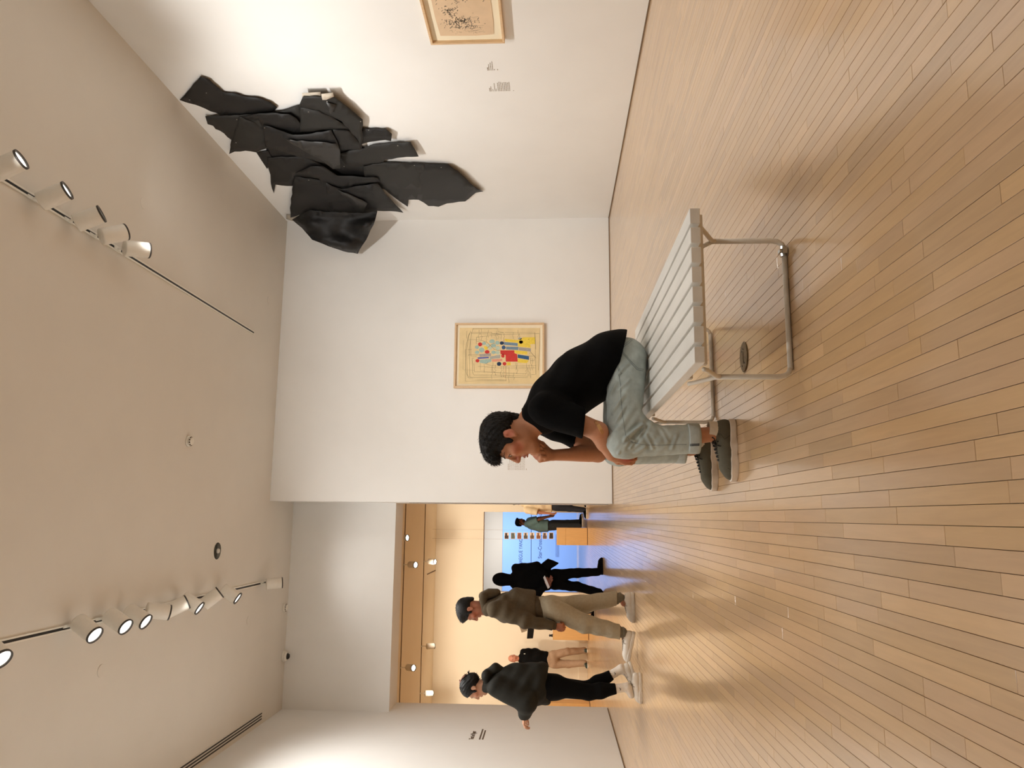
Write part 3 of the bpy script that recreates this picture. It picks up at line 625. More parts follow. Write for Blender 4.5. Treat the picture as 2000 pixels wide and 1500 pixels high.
# ------------------------------------------------------------------ plinths and hanging photographs in the next gallery
def plinth(x0, x1, y0, y1, h, label, joint=.0):
    e = empty('wooden_plinth', ((x0+x1)/2, (y0+y1)/2, 0), label, 'plinth', 'plywood plinths')
    bevel(MB().box((x0, y0, 0.008), (x1, y1, h-joint-.003)).build('body', WOODB, e), .003, 1)
    if joint: bevel(MB().box((x0, y0, h-joint), (x1, y1, h)).build('top_case', WOODB, e), .003, 1)
    else: bevel(MB().box((x0-.002, y0-.002, h-.003), (x1+.002, y1+.002, h+.012)).build('top', WOODB, e), .002, 1)
    MB().box((x0+.01, y0+.01, 0), (x1-.01, y1-.01, .008)).build('base', BLACK, e)
    return e
g0, g1 = at(1145, 1063, 2, 0), at(1145, 1030.5, 2, 0)
plinth(g0[0], g1[0], 18.25, 18.8, .72, 'plywood plinth below the hanging column of photographs', .21)
g = at(1150, 1251, 2, 0); plinth(g[0], g[0]+.55, g[1], g[1]+.45, .80, 'plywood plinth mostly hidden behind the walking man')
e = empty('small_figure', (g[0]+.08, g[1]+.1, .8125), 'tiny black object on the plinth behind the walking man', 'figurine')
MB().lathe([(0, 0), (.035, 0), (.03, .02), (.02, .05), (.03, .075), (0, .09)], (g[0]+.08, g[1]+.1, .8125), (0, 0, 1), 12).build('body', BLACK, e, True)
g = at(1152.5, 1387, 2, 0); plinth(g[0]-.3, g[0]+.13, g[1], g[1]+.4, .92, 'plywood plinth showing between the walking woman and the left wall')
yh = 18.3
e = empty('hanging_photo_column', (at(1085, 1045, 1, yh)[0], yh, .75), 'column of eight small photographs hung on two thin wires', 'artwork')
for py in (1036, 1054):
    a, b = at(1083, py, 1, yh), at(1083, py, 1, yh); MB().tube([(a[0], yh+.004, .76), (a[0], yh+.004, FC)], .0016, 5).build('wire', mat('steel_wire', (150, 120, 90), .5), e)
tones = [(70, 56, 50), (96, 104, 96), (150, 92, 80), (96, 90, 84), (110, 88, 70), (140, 90, 66), (104, 84, 80), (60, 50, 42)]
for k in range(8):
    v = 989.5+k*12.45; a, b = at(v-4.6, 1052.8, 1, yh), at(v+4.4, 1040.2, 1, yh)
    cd_ = MB().box((a[0], yh-.002, b[2]), (b[0], yh+.002, a[2])).build('photo_card', mat('card_white', (236, 214, 196), .6), e)
    mm = MB(); wd, ht = b[0]-a[0], a[2]-b[2]
    mm.box((a[0]+wd*.06, yh-.0032, b[2]+ht*.1), (a[0]+wd*.55, yh-.002, b[2]+ht*.9)); mm.box((a[0]+wd*.55, yh-.0032, b[2]+ht*random.uniform(.1, .4)), (a[0]+wd*.93, yh-.002, b[2]+ht*random.uniform(.6, .9)))
    mm.build('print', mat('print_%d' % k, tones[k], .6, .5, 60), cd_)
# ------------------------------------------------------------------ smooth bodies: distance fields meshed with surface nets
def A(*v): return np.array(v, float)
def unit(v): v = np.array(v, float); return v/(np.linalg.norm(v)+1e-12)
def cone(a, b, ra, rb, k=.02, n=None, s=1.0, cut=None): return ('u', 'c', A(*a), A(*b), ra, rb, k, n, s, cut)
def ell(c, r, R=None, k=.02, op='u'): return (op, 'e', A(*c), A(*r), R, None, k, None, 1.0, None)
def sub(p): return ('s',)+tuple(p[1:])
def cutp(p, n): return ('p', A(*p), unit(n))
def slab2(a, b, ra, rb, z0, z1, k=.008): return ('u', 'z', A(*a), A(*b), ra, rb, k, (z0, z1), 1.0, None)
def sdf(prims, vox):
    lo, hi = np.full(3, 9e9), np.full(3, -9e9)
    def bb(p):
        if p[1] == 'e': r = np.max(p[3]) if p[4] is not None else p[3]; return p[2]-r, p[2]+r
        r = max(p[4], p[5])*max(1, p[8])
        l, h = np.minimum(p[2], p[3])-r, np.maximum(p[2], p[3])+r
        if p[1] == 'z': l[2], h[2] = p[7][0], p[7][1]
        return l, h
    for p in prims:
        if p[0] == 'u': l, h = bb(p); lo = np.minimum(lo, l); hi = np.maximum(hi, h)
    lo -= 3*vox; hi += 3*vox
    N = np.ceil((hi-lo)/vox).astype(int)+1
    f = np.full(N, 1.0, np.float32)
    ax = [lo[i]+vox*np.arange(N[i]) for i in range(3)]
    for p in prims:
        if p[0] == 'p':
            d = (ax[0]-p[1][0])[:, None, None]*p[2][0]+(ax[1]-p[1][1])[None, :, None]*p[2][1]+(ax[2]-p[1][2])[None, None, :]*p[2][2]
            np.maximum(f, d.astype(np.float32), out=f); continue
        l, h = bb(p); k = p[6]; mrg = k+4*vox
        i0 = np.clip(np.floor((l-mrg-lo)/vox).astype(int), 0, N); i1 = np.clip(np.ceil((h+mrg-lo)/vox).astype(int)+1, 0, N)
        if np.any(i1 <= i0): continue
        sl = tuple(slice(i0[i], i1[i]) for i in range(3))
        X = ax[0][sl[0]][:, None, None]; Y = ax[1][sl[1]][None, :, None]; Z = ax[2][sl[2]][None, None, :]
        if p[1] == 'e':
            q = [X-p[2][0], Y-p[2][1], Z-p[2][2]]
            if p[4] is not None: R = p[4]; q = [q[0]*R[i][0]+q[1]*R[i][1]+q[2]*R[i][2] for i in range(3)]
            r = p[3]; k0 = np.sqrt((q[0]/r[0])**2+(q[1]/r[1])**2+(q[2]/r[2])**2); k1 = np.sqrt((q[0]/r[0]**2)**2+(q[1]/r[1]**2)**2+(q[2]/r[2]**2)**2)+1e-6
            d = k0*(k0-1)/k1
        else:
            a, b = p[2], p[3]
            q = [X-a[0], Y-a[1], Z-a[2]]
            if p[7] is not None and p[1] == 'c':
                n = unit(p[7]); t = (q[0]*n[0]+q[1]*n[1]+q[2]*n[2])*(1/p[8]-1); q = [q[i]+t*n[i] for i in range(3)]
            e = b-a
            if p[1] == 'z':
                t = np.clip((q[0]*e[0]+q[1]*e[1])/(e[0]**2+e[1]**2+1e-9), 0, 1)
                d = np.sqrt((q[0]-t*e[0])**2+(q[1]-t*e[1])**2)-(p[4]+t*(p[5]-p[4])); dz = np.abs(Z-(p[7][0]+p[7][1])/2)-(p[7][1]-p[7][0])/2
                d = np.maximum(d, dz+0*d)
            else:
                t = np.clip((q[0]*e[0]+q[1]*e[1]+q[2]*e[2])/(e@e+1e-9), 0, 1)
                d = np.sqrt((q[0]-t*e[0])**2+(q[1]-t*e[1])**2+(q[2]-t*e[2])**2)-(p[4]+t*(p[5]-p[4]))
            if p[9] is not None:
                c_, n_ = A(*p[9][0]), unit(p[9][1]); d = np.maximum(d, (X-c_[0])*n_[0]+(Y-c_[1])*n_[1]+(Z-c_[2])*n_[2])
        d = d.astype(np.float32); g = f[sl]
        if p[0] == 'u':
            h_ = np.clip(.5+.5*(g-d)/max(k, 1e-4), 0, 1); f[sl] = g+(d-g)*h_-k*h_*(1-h_)
        else:
            d = -d; h_ = np.clip(.5-.5*(g-d)/max(k, 1e-4), 0, 1); f[sl] = g+(d-g)*h_+k*h_*(1-h_)
    s = f < 0
    c8 = np.zeros(N-1, np.int8)
    for i in (0, 1):
        for j in (0, 1):
            for k in (0, 1): c8 += s[i:N[0]-1+i, j:N[1]-1+j, k:N[2]-1+k]
    act = (c8 > 0) & (c8 < 8); C = np.argwhere(act); idx = np.full(N-1, -1, np.int64); idx[act] = np.arange(len(C))
    acc = np.zeros((len(C), 3)); cnt = np.zeros(len(C))
    cor = [(i, j, k) for i in (0, 1) for j in (0, 1) for k in (0, 1)]
    for a in cor:
        for x in range(3):
            if a[x]: continue
            b = list(a); b[x] = 1
            fa = f[C[:, 0]+a[0], C[:, 1]+a[1], C[:, 2]+a[2]]; fb = f[C[:, 0]+b[0], C[:, 1]+b[1], C[:, 2]+b[2]]
            m = (fa < 0) != (fb < 0); t = np.where(m, fa/(fa-fb+1e-12), 0)
            P = np.tile(A(*a), (len(C), 1)); P[:, x] += t
            acc[m] += P[m]; cnt[m] += 1
    V = lo+vox*(C+acc/cnt[:, None])
    Q = []
    for x in range(3):
        y, z = (x+1) % 3, (x+2) % 3
        S0 = np.take(s, range(N[x]-1), axis=x); S1 = np.take(s, range(1, N[x]), axis=x)
        E_ = np.argwhere(S0 != S1); ok = (E_[:, y] > 0) & (E_[:, z] > 0) & (E_[:, y] < N[y]-1) & (E_[:, z] < N[z]-1); E_ = E_[ok]
        ins = s[tuple(E_.T)]
        def ci(dy, dz):
            e2 = E_.copy(); e2[:, y] += dy; e2[:, z] += dz; return idx[tuple(e2.T)]
        q = np.stack([ci(-1, -1), ci(0, -1), ci(0, 0), ci(-1, 0)], 1); q[~ins] = q[~ins][:, ::-1]; Q.append(q)
    return V, np.concatenate(Q)
def vnorm(V, F):
    n = np.cross(V[F[:, 2]]-V[F[:, 0]], V[F[:, 3]]-V[F[:, 1]]); N = np.zeros_like(V)
    for k in range(4): np.add.at(N, F[:, k], n)
    return N/(np.linalg.norm(N, axis=1)[:, None]+1e-12)
def organic(name, prims, vox, m, parent, fold=None, tint=None):
    V, F = sdf(prims, vox)
    if fold is not None: V = V+vnorm(V, F)*fold(V)[:, None]
    T = tint(V) if tint is not None else None
    return obj(name, V, F, m, parent, True, tint=T)
def folds(amp, dirs, seed=0, freq=38.0, mask=None):
    r = np.random.RandomState(seed); ph = r.rand(8)*6
    def g(V):
        d = unit(dirs); o = unit(np.cross(d, A(.3, .5, .8))); o2 = np.cross(d, o)
        s, a, b = V@d, V@o, V@o2
        w = np.sin(freq*s+2.2*np.sin(9*a+ph[0])+1.6*np.sin(11*b+ph[1]))*(.5+.5*np.sin(7*s+5*a+ph[2]))+.5*np.sin(1.9*freq*s+3*np.sin(13*b+ph[3])+ph[4])*(.5+.5*np.sin(11*a-6*b+ph[5]))
        return amp*w*(mask(V) if mask is not None else 1.0)
    return g
# ---- head, hands, shoes
def frame3(f, u):
    f = unit(f); u = unit(u-f*np.dot(f, u)); return f, np.cross(u, f), u          # forward, left, up
def head_prims(O, f, u, sc=1.0, fem=False):
    f, l, u = frame3(f, u); Rm = np.array([f, l, u]); O = A(*O)
    W = lambda x, y, z: O+sc*(f*x+l*y+u*z)
    E = lambda c, r, k=.02, op='u': ell(W(*c), A(*r)*sc, Rm, k, op)
    C_ = lambda a, b, ra, rb, k=.01: cone(W(*a), W(*b), ra*sc, rb*sc, k)
    j = .9 if fem else 1.0
    P = [E((-.012, 0, .034), (.094, .073, .086)), E((.030, 0, -.035), (.060, .054*j, .088), .03), E((.055, 0, -.103), (.027, .029*j, .026), .028),
         E((.006, .040*j, -.062), (.034, .018, .036), .02), E((.006, -.040*j, -.062), (.034, .018, .036), .02),
         E((.070, 0, .022), (.020, .048, .014), .018), E((.058, .040, -.022), (.026, .022, .020), .02), E((.058, -.040, -.022), (.026, .022, .020), .02),
         C_((.086, 0, .012), (.107, 0, -.030), .008, .0105, .010), E((.102, 0, -.036), (.014, .012, .010), .007), E((.094, .012, -.039), (.012, .008, .008), .006), E((.094, -.012, -.039), (.012, .008, .008), .006),
         E((.098, .031, .000), (.016, .019, .011), .010, 's'), E((.098, -.031, .000), (.016, .019, .011), .010, 's'),
         E((.072, .031, .001), (.0135, .0155, .0125), .006), E((.072, -.031, .001), (.0135, .0155, .0125), .006),
         C_((.078, -.020, -.067), (.078, .020, -.067), .006, .006, .008), E((.088, 0, -.065), (.010, .016, .0065), .006), E((.085, 0, -.077), (.010, .015, .007), .006),
         E((.095, 0, -.0712), (.012, .022, .0016), .003, 's'), E((.082, 0, -.088), (.010, .02, .005), .01, 's')]
    for s in (-1, 1):
        P += [E((-.012, s*.074, -.006), (.020, .009, .031), .006), E((-.005, s*.086, -.004), (.010, .010, .020), .003, 's'), E((-.006, s*.073, -.030), (.010, .008, .011), .006)]
    return P, W, (f, l, u)
def hand_prims(w, d, n, thumb, sc=1.0, curl=(.3, .4, .3), spread=.16, tcurl=.3, r=.0084):
    """w wrist, d along the fingers, n out of the palm, thumb: unit vector to the thumb's side"""
    d = unit(d); n = unit(n-d*np.dot(n, d)); s = np.cross(d, n); s = s*np.sign(np.dot(s, thumb)); w = A(*w); P = []
    def rot(v, a): return d*0+v*math.cos(a)  # unused
    kn = []
    for i in range(4):
        off = (.030, .010, -.010, -.029)[i]*sc; L = (.088, .092, .086, .076)[i]*sc
        k0 = w+d*L+s*off; kn.append(k0); P.append(cone(w+s*off*.55+d*.012*sc, k0, .0125*sc, .0105*sc, .012))
        a = 0; p = k0; sd = d+s*(off/sc)*spread*8/1.0*.12
        for j, ln in enumerate((.043, .027, .022)):
            ln = ln*sc*(.95, 1.0, .95, .76)[i]; a += curl[j]*(1+.08*i)
            v = unit(unit(sd)*math.cos(a)+n*math.sin(a)); q = p+v*ln
            P.append(cone(p, q, (r, r*.95, r*.88)[j]*sc, (r*.95, r*.88, r*.78)[j]*sc, .0035)); p = q
    b = w+d*.026*sc+s*.024*sc+n*.006*sc; v1 = unit(d*.72+s*.62+n*(.25+tcurl*.6)); b2 = b+v1*.044*sc
    v2 = unit(d*.9+s*(.25-.5*tcurl)+n*(.15+tcurl)); b3 = b2+v2*.032*sc; v3 = unit(d*.95+s*(.0-.6*tcurl)+n*(.05+tcurl*.9))
    P += [cone(b, b2, .015*sc, .011*sc, .012), cone(b2, b3, .0105*sc, .0095*sc, .004), cone(b3, b3+v3*.025*sc, .0095*sc, .0078*sc, .004)]
    return P
def shoe(parent, heel, fwd, up, sc, vox, upper, sole, lace=None, high=.075, name='shoe', holes=False):
    """heel: point on the ground under the heel; local x forward, y left, z up"""
    f, l, u = frame3(fwd, up); Hh = A(*heel); W = lambda x, y, z: Hh+sc*(f*x+l*y+u*z)
    LP = lambda x, y, z: A(x, y, z)*sc
    z0 = .026*sc
    so = [slab2(LP(.045, 0, 0), LP(.13, 0, 0), .040*sc, .039*sc, 0, z0+.004*sc), slab2(LP(.13, 0, 0), LP(.215, .004, 0), .039*sc, .047*sc, 0, z0+.004*sc, .012), slab2(LP(.215, .004, 0), LP(.248, .002, 0), .047*sc, .038*sc, 0, z0+.004*sc, .012)]
    upr = [cone(LP(.046, 0, .045), LP(.14, 0, .040), .036*sc, .036*sc, .02), cone(LP(.14, 0, .040), LP(.215, .003, .032), .038*sc, .042*sc, .02), cone(LP(.215, .003, .03), LP(.246, .002, .024), .041*sc, .034*sc, .02),
           cone(LP(.050, 0, .05), LP(.052, 0, high), .037*sc, .036*sc, .02), cone(LP(.075, 0, .065), LP(.165, 0, .050), .030*sc, .026*sc, .03),
           cutp(LP(0, 0, .02), (0, 0, -1)), cutp(LP(.05, 0, high+.004), (-.18, 0, 1)), sub(cone(LP(.056, 0, high+.06), LP(.058, 0, .05), .031*sc, .027*sc, .006))]
    R = np.array([f, l, u])
    def put(nm, pr, m):
        V, F = sdf(pr, vox); return obj(nm, Hh+V@R, F, m, parent, True)
    up_o = put(name, upr, upper); so_o = put('sole', so, sole); so_o.parent = up_o
    if lace is not None:
        mm = MB(); hh = MB()
        for k in range(6):
            x = .105+.016*k; z = .1015-.0043*k; a = .016+.0006*k
            mm.tube([W(x, -a, z-.008), W(x+.003, -a*.5, z+.0005), W(x+.008, a*.5, z-.001), W(x+.010, a, z-.010)], .0026*sc, 6); mm.tube([W(x+.01, -a, z-.010), W(x+.007, -a*.5, z+.000), W(x+.003, a*.5, z+.001), W(x, a, z-.008)], .0026*sc, 6)
            if holes:
                for s_ in (-1, 1): MB().lathe([(0, .0015), (.0028*sc, .001), (.0028*sc, -.002)], W(x+.004, s_*(a+.010), z-.0175), unit(u+l*s_*.9), 8).build('eyelet', BLACK, up_o, True)
        for s_ in (-1, 1):
            mm.tube([W(.098, s_*.004, .105), W(.085, s_*.02, .112), W(.098, s_*.036, .100), W(.112, s_*.024, .098), W(.102, s_*.004, .105)], .0025*sc, 6); mm.tube([W(.102, s_*.004, .105), W(.125, s_*.028, .092), W(.13, s_*.040, .074)], .0022*sc, 6)
        mm.build('laces', lace, up_o, True)
    return up_o, W
SKIN_T = lambda base, spots: (lambda V: skin_paint(V, base, spots))
def skin_paint(V, base, spots):
    T = np.tile(np.array(lin(base)), (len(V), 1))
    for c, r, col in spots:
        w_ = np.clip(1-np.linalg.norm((V-A(*c))/r, axis=1), 0, 1); w_ = np.clip(w_*2, 0, 1)[:, None]
        T = T*(1-w_)+np.array(lin(col))*w_
    return T
SKIN = mat('skin', (190, 130, 100), .5, .04, 60, .04, 220, tint=True, spec=.35)
HAIR = mat('black_hair', (16, 14, 13), .5, .3, 80, .35, 160, spec=.3)
def hair_spikes(V, F, n, length, cond, bend, seed=3, rad=.0022):
    r = np.random.RandomState(seed); N = vnorm(V, F); ids = np.where(cond(V))[0]; mb = MB()
    for i in r.choice(ids, min(n, len(ids)), replace=False):
        L = length*r.uniform(.5, 1.2); d = unit(N[i]+bend+r.normal(0, .25, 3)); d2 = unit(d+bend*.8)
        p = V[i]-N[i]*.004; mb.tube([p, p+d*L*.6, p+(d+d2*.7)*L*.6], [rad, rad*.7, .0003], 3)
    return mb
def bvh(*objs):
    V, F = [], []; n = 0
    for o in objs:
        w0 = wl(o); V += [tuple(np.array(v.co)+w0) for v in o.data.vertices]; F += [[i+n for i in p.vertices] for p in o.data.polygons]; n = len(V)
    return BVHTree.FromPolygons(V, F)
def surf_line(tree, pix, rad, name, m, parent, lift=.0005, step=4.0):
    """a seam: pixels of the photograph cast onto the garment, laid on its surface"""
    pts = []
    for i in range(len(pix)-1):
        a, b = np.array(pix[i], float), np.array(pix[i+1], float); k = max(1, int(np.linalg.norm(b-a)/step))
        pts += [a+(b-a)*j/k for j in range(k)]
    pts.append(np.array(pix[-1], float)); W3 = []
    for p in pts:
        d = ray(*p); h = tree.ray_cast(Vector(CAM), Vector(unit(d)))
        if h[0] is not None: W3.append(np.array(h[0])+np.array(h[1])*lift)
    if len(W3) < 2: return None
    return MB().tube(W3, rad, 5).build(name, m, parent, True)
# ------------------------------------------------------------------ the seated man
YM = 3.68
TEE = mat('black_cotton', (7, 7, 8), .85, .12, 60, .1, 120, spec=.12)
DENIM = mat('pale_denim', (184, 194, 190), .85, .16, 22, .12, 900, spec=.2)
DENIM2 = mat('denim_inside', (186, 195, 193), .85, .10, 40, .25, 420, spec=.2)
STITCH = mat('denim_stitch', (136, 146, 148), .85)
NAVYS = mat('selvedge_stripe', (36, 46, 62), .85, .3, 200)
OLIVE = mat('olive_canvas', (96, 92, 78), .8, .06, 60, .2, 420, spec=.25)
RUBBER = mat('white_rubber', (226, 212, 196), .55, .08, 24)
LACE = mat('black_lace', (26, 24, 22), .8)
man = empty('person', (.55, YM, 0), 'seated man in black T-shirt and pale jeans resting his chin on his fist', 'person')
HO = A(.374, YM, 1.028); tl = math.radians(3.5); HF = A(-math.cos(tl), 0, -math.sin(tl)); HU = A(-math.sin(tl), 0, math.cos(tl)); HS = 1.06
hp, HW, HFr = head_prims(HO, HF, HU, HS)
hp += [cone(HW(.054, 0, -.114), HW(.0, 0, -.094), .022*HS, .028*HS, .02, HFr[1], 1.5), ell(HW(.062, 0, -.110), A(.020, .024, .018)*HS, np.array(HFr), .015)]
elL, elR, wrR = A(.384, 3.475, .612), A(.312, 3.845, .592), A(.296, 3.735, .812)
wrL = A(.288, 3.60, .545)
body = hp+[cone((.405, YM, .985), (.475, YM, .91), .054, .062, .03), cone((.395, YM, .955), (.455, YM, .90), .048, .06, .02),
    cone((.76, YM, .50), (.68, YM, .69), .09, .095, .04, (0, 1, 0), 1.4), cone((.68, YM, .69), (.56, YM, .82), .095, .095, .04, (0, 1, 0), 1.45), cone((.56, YM, .82), (.49, YM, .87), .09, .08, .04, (0, 1, 0), 1.5),
    cone((.485, 3.50, .835), elL, .048, .044, .02), cone((.485, 3.86, .845), elR, .048, .040, .02),
    cone(elL, wrL, .042, .029, .015), cone(elL+A(-.02, .03, -.012), elL+A(-.05, .06, -.03), .038, .036, .015),
    cone(elR, wrR, .041, .027, .015), cone(elR+A(.002, -.02, .05), elR+A(.0, -.05, .11), .038, .034, .015),
    cone((.74, 3.59, .47), (.335, 3.50, .497), .075, .05, .02), cone((.335, 3.50, .497), (.372, 3.468, .10), .05, .034, .02), cone((.74, 3.77, .47), (.325, 3.86, .492), .075, .05, .02), cone((.325, 3.86, .492), (.345, 3.895, .10), .05, .034, .02),
    cone((.395, 3.468, .055), (.27, 3.462, .04), .034, .028, .02), cone((.37, 3.895, .055), (.25, 3.90, .04), .034, .028, .02)]
# right hand: loose fist under the chin, back of the hand to the front; left hand hanging between the knees
body += hand_prims(wrR, A(-.05, -.30, 1.0), A(.45, -.85, .1), A(.8, .6, 0), 1.02, (1.25, 1.5, 1.0), .1, .5, .0102)+[ell(wrR+A(.004, -.018, .058), (.030, .028, .046), None, .015)]
body += hand_prims(wrL, A(-.22, .25, -1.0), A(.55, .75, .1), A(-.7, .3, -.2), .90, (.35, .5, .35), .14, .3, .0090)
BR, LIP = (74, 50, 40), (166, 98, 82)
spots = [(HW(.086, 0, -.065), A(.02, .024, .010)*1.4, LIP), (HW(.084, 0, -.077), A(.02, .024, .010)*1.2, LIP), (HW(.05, .05, -.035), A(.045, .03, .04), (210, 132, 104)), (HW(-.012, .083, 0), A(.03, .02, .04), (214, 134, 110)),
    (HW(.09, 0, -.036), A(.03, .03, .02), (196, 116, 94)), (wrR+A(0, 0, .08), A(.06, .06, .05), (200, 124, 100)), (wrL+A(0, 0, -.08), A(.06, .06, .06), (196, 104, 88)), (elL, A(.05, .05, .05), (208, 138, 108))]
mb_ = organic('body', body, .0045, SKIN, man, tint=SKIN_T((204, 144, 110), spots))
# eyes, brows, lids
for s in (-1, 1):
    e_ = MB().lathe([(0, -.011), (.007, -.009), (.0108, 0), (.007, .009), (0, .011)], HW(.0775, s*.031, -.001), HFr[0], 14).build('eye', mat('eye_white', (226, 214, 202), .25), man, True)
    MB().lathe([(0, .0128), (.0052, .0112), (.0055, .010)], HW(.0775, s*.031, -.001), unit(HFr[0]+HFr[2]*-.35), 12).build('iris', mat('iris_dark', (30, 20, 16), .15), e_, True)
    MB().tube([HW(.078, s*.0165, .0005), HW(.0895, s*.024, .0052), HW(.0900, s*.033, .0058), HW(.083, s*.044, .002), HW(.077, s*.049, -.002)], [.0008, .0015, .0017, .0014, .0006], 6).build('eyelid', mat('lash', (34, 24, 20), .7), man, True)
    b_ = MB(); rr = np.random.RandomState(5)
    for k in range(46):
        t = k/45; y = .014+.040*t; x = .0895-.0004-.26*max(0, t-.35)**2*.12-.010*t*t; z = .0235+.006*math.sin(t*2.2)-.006*t*t
        p = HW(x+.0040, s*y, z+rr.uniform(-.0028, .0028)); b_.tube([p, p+(HFr[1]*s*.008+HFr[2]*rr.uniform(-.001, .003)+HFr[0]*-.0012)], [.0011, .0004], 3)
    b_.build('eyebrow', mat('brow_hair', (40, 28, 22), .7), man)
# hair
def hair_prims(W, Fr, sc, extra=()):
    Rm = np.array(Fr); E = lambda c, r, k=.02, op='u': ell(W(*c), A(*r)*sc, Rm, k, op)
    return [E((-.018, 0, .046), (.104, .082, .090)), E((.040, 0, .095), (.062, .062, .036), .03)]+list(extra(E))+[E((.128, 0, -.052), (.105, .3, .110), .012, 's'), cutp(W(-.045, 0, -.016), -Fr[2]*1.0+Fr[0]*.42),
            E((-.006, .082, -.012), (.027, .03, .036), .006, 's'), E((-.006, -.082, -.012), (.027, .03, .036), .006, 's'),
            E((.020, .070, .010), (.012, .007, .030), .008), E((.020, -.070, .010), (.012, .007, .030), .008)]
hpr = hair_prims(HW, HFr, HS, lambda E: [E((.082, 0, .078), (.036, .056, .022), .02), E((.098, 0, .062), (.016, .046, .016), .015)])
hpr.append(ell(HW(.100, .0, .058), A(.016, .045, .012)*HS, np.array(HFr), .012)); hpr.append(cone(HW(-.092, 0, .0), HW(-.088, 0, -.042), .026*HS, .020*HS, .02, HFr[1], 1.7))
V, F = sdf(hpr, .004); V = V+vnorm(V, F)*(.0022*np.sin(V[:, 0]*210+V[:, 2]*120)*np.sin(V[:, 1]*190+V[:, 2]*90)+.002*np.sin(V[:, 1]*420+V[:, 0]*130))[:, None]
hr = obj('hair', V, F, HAIR, man, True)
lz = lambda V: (V-HO)@HFr[2]; lx = lambda V: (V-HO)@HFr[0]
sp = hair_spikes(V, F, 700, .014, lambda V: lz(V) > .045*HS, HFr[0]*.7, 3, .0014)
sp2 = hair_spikes(V, F, 220, .012, lambda V: (lz(V) > -.03)&(lx(V) < -.02), -HFr[2]*.9, 4, .0016); sp.add(sp2.V, sp2.F)
sp3 = hair_spikes(V, F, 190, .020, lambda V: (lx(V) > .075*HS)&(lz(V) > .03), HFr[0]*.3-HFr[2]*.9, 6, .0012); sp.add(sp3.V, sp3.F)
sp.build('hair_strands', HAIR, hr)
# T-shirt
tee = [cone((.80, YM, .475), (.765, YM, .55), .102, .107, .06, (0, 1, 0), 1.95), cone((.765, YM, .55), (.685, YM, .69), .107, .108, .07, (0, 1, 0), 1.75), cone((.685, YM, .69), (.575, YM, .82), .108, .106, .07, (0, 1, 0), 1.6), cone((.575, YM, .82), (.492, YM, .885), .104, .088, .04, (0, 1, 0), 1.55),
    cone((.66, YM, .59), (.575, YM, .72), .098, .10, .06, (0, 1, 0), 1.85), cone((.56, YM, .76), (.475, YM, .85), .09, .075, .05, (0, 1, 0), 1.7),
    cutp((.856, YM, .468), (-.25, 0, -.968)),
    cone((.486, 3.495, .852), (.412, 3.462, .665), .078, .068, .035, cut=((.416, 3.47, .676), (-.10, 0, -1))), cone((.482, 3.865, .856), (.395, 3.862, .68), .078, .066, .035, cut=((.40, 3.86, .70), (-.25, 0, -1))),
    cutp((.478, YM, .978), (-.765, 0, .645)), sub(cone((.395, YM, .99), (.47, YM, .915), .062, .066, .006))]
organic('t_shirt', tee, .006, TEE, man, folds(.0045, (.5, .1, 1), 3, 34))
# jeans
def legm(V):                                   # creases at the hip, knee and hem
    r = np.zeros(len(V))
    for c, s_, w_ in ((A(.34, 3.5, .47), .11, 1.4), (A(.60, 3.55, .50), .16, .9), (A(.36, 3.48, .3), .2, .55), (A(.33, 3.87, .47), .12, 1.2)): r += w_*np.exp(-np.sum((V-c)**2, axis=1)/s_**2)
    return np.clip(r, .15, 1.5)
jeans = [cone((.765, YM, .472), (.735, YM, .57), .100, .100, .03, (0, 1, 0), 1.65), cone((.74, 3.585, .467), (.335, 3.50, .498), .096, .074, .03), cone((.74, 3.775, .467), (.327, 3.86, .494), .096, .074, .03),
    cone((.338, 3.50, .494), (.352, 3.478, .18), .071, .066, .02, cut=((.35, 3.48, .19), (0, 0, -1))), cone((.329, 3.86, .49), (.338, 3.888, .17), .071, .066, .02, cut=((.33, 3.88, .18), (0, 0, -1))),
    cone((.42, 3.495, .44), (.40, 3.49, .40), .05, .045, .04), cone((.41, 3.865, .44), (.39, 3.87, .40), .05, .045, .04),
    cutp((.7, YM, .3705), (0, 0, -1))]
jeans = jeans[:3]+[jeans[7]]+jeans[3:7]
Vj, Fj = sdf(jeans, .005); Vj = Vj+vnorm(Vj, Fj)*folds(.003, (.55, .0, .85), 11, 95, legm)(Vj)[:, None]
tj = BVHTree.FromPolygons(Vj.tolist(), Fj.tolist()); Nj = vnorm(Vj, Fj); dj = np.zeros(len(Vj))
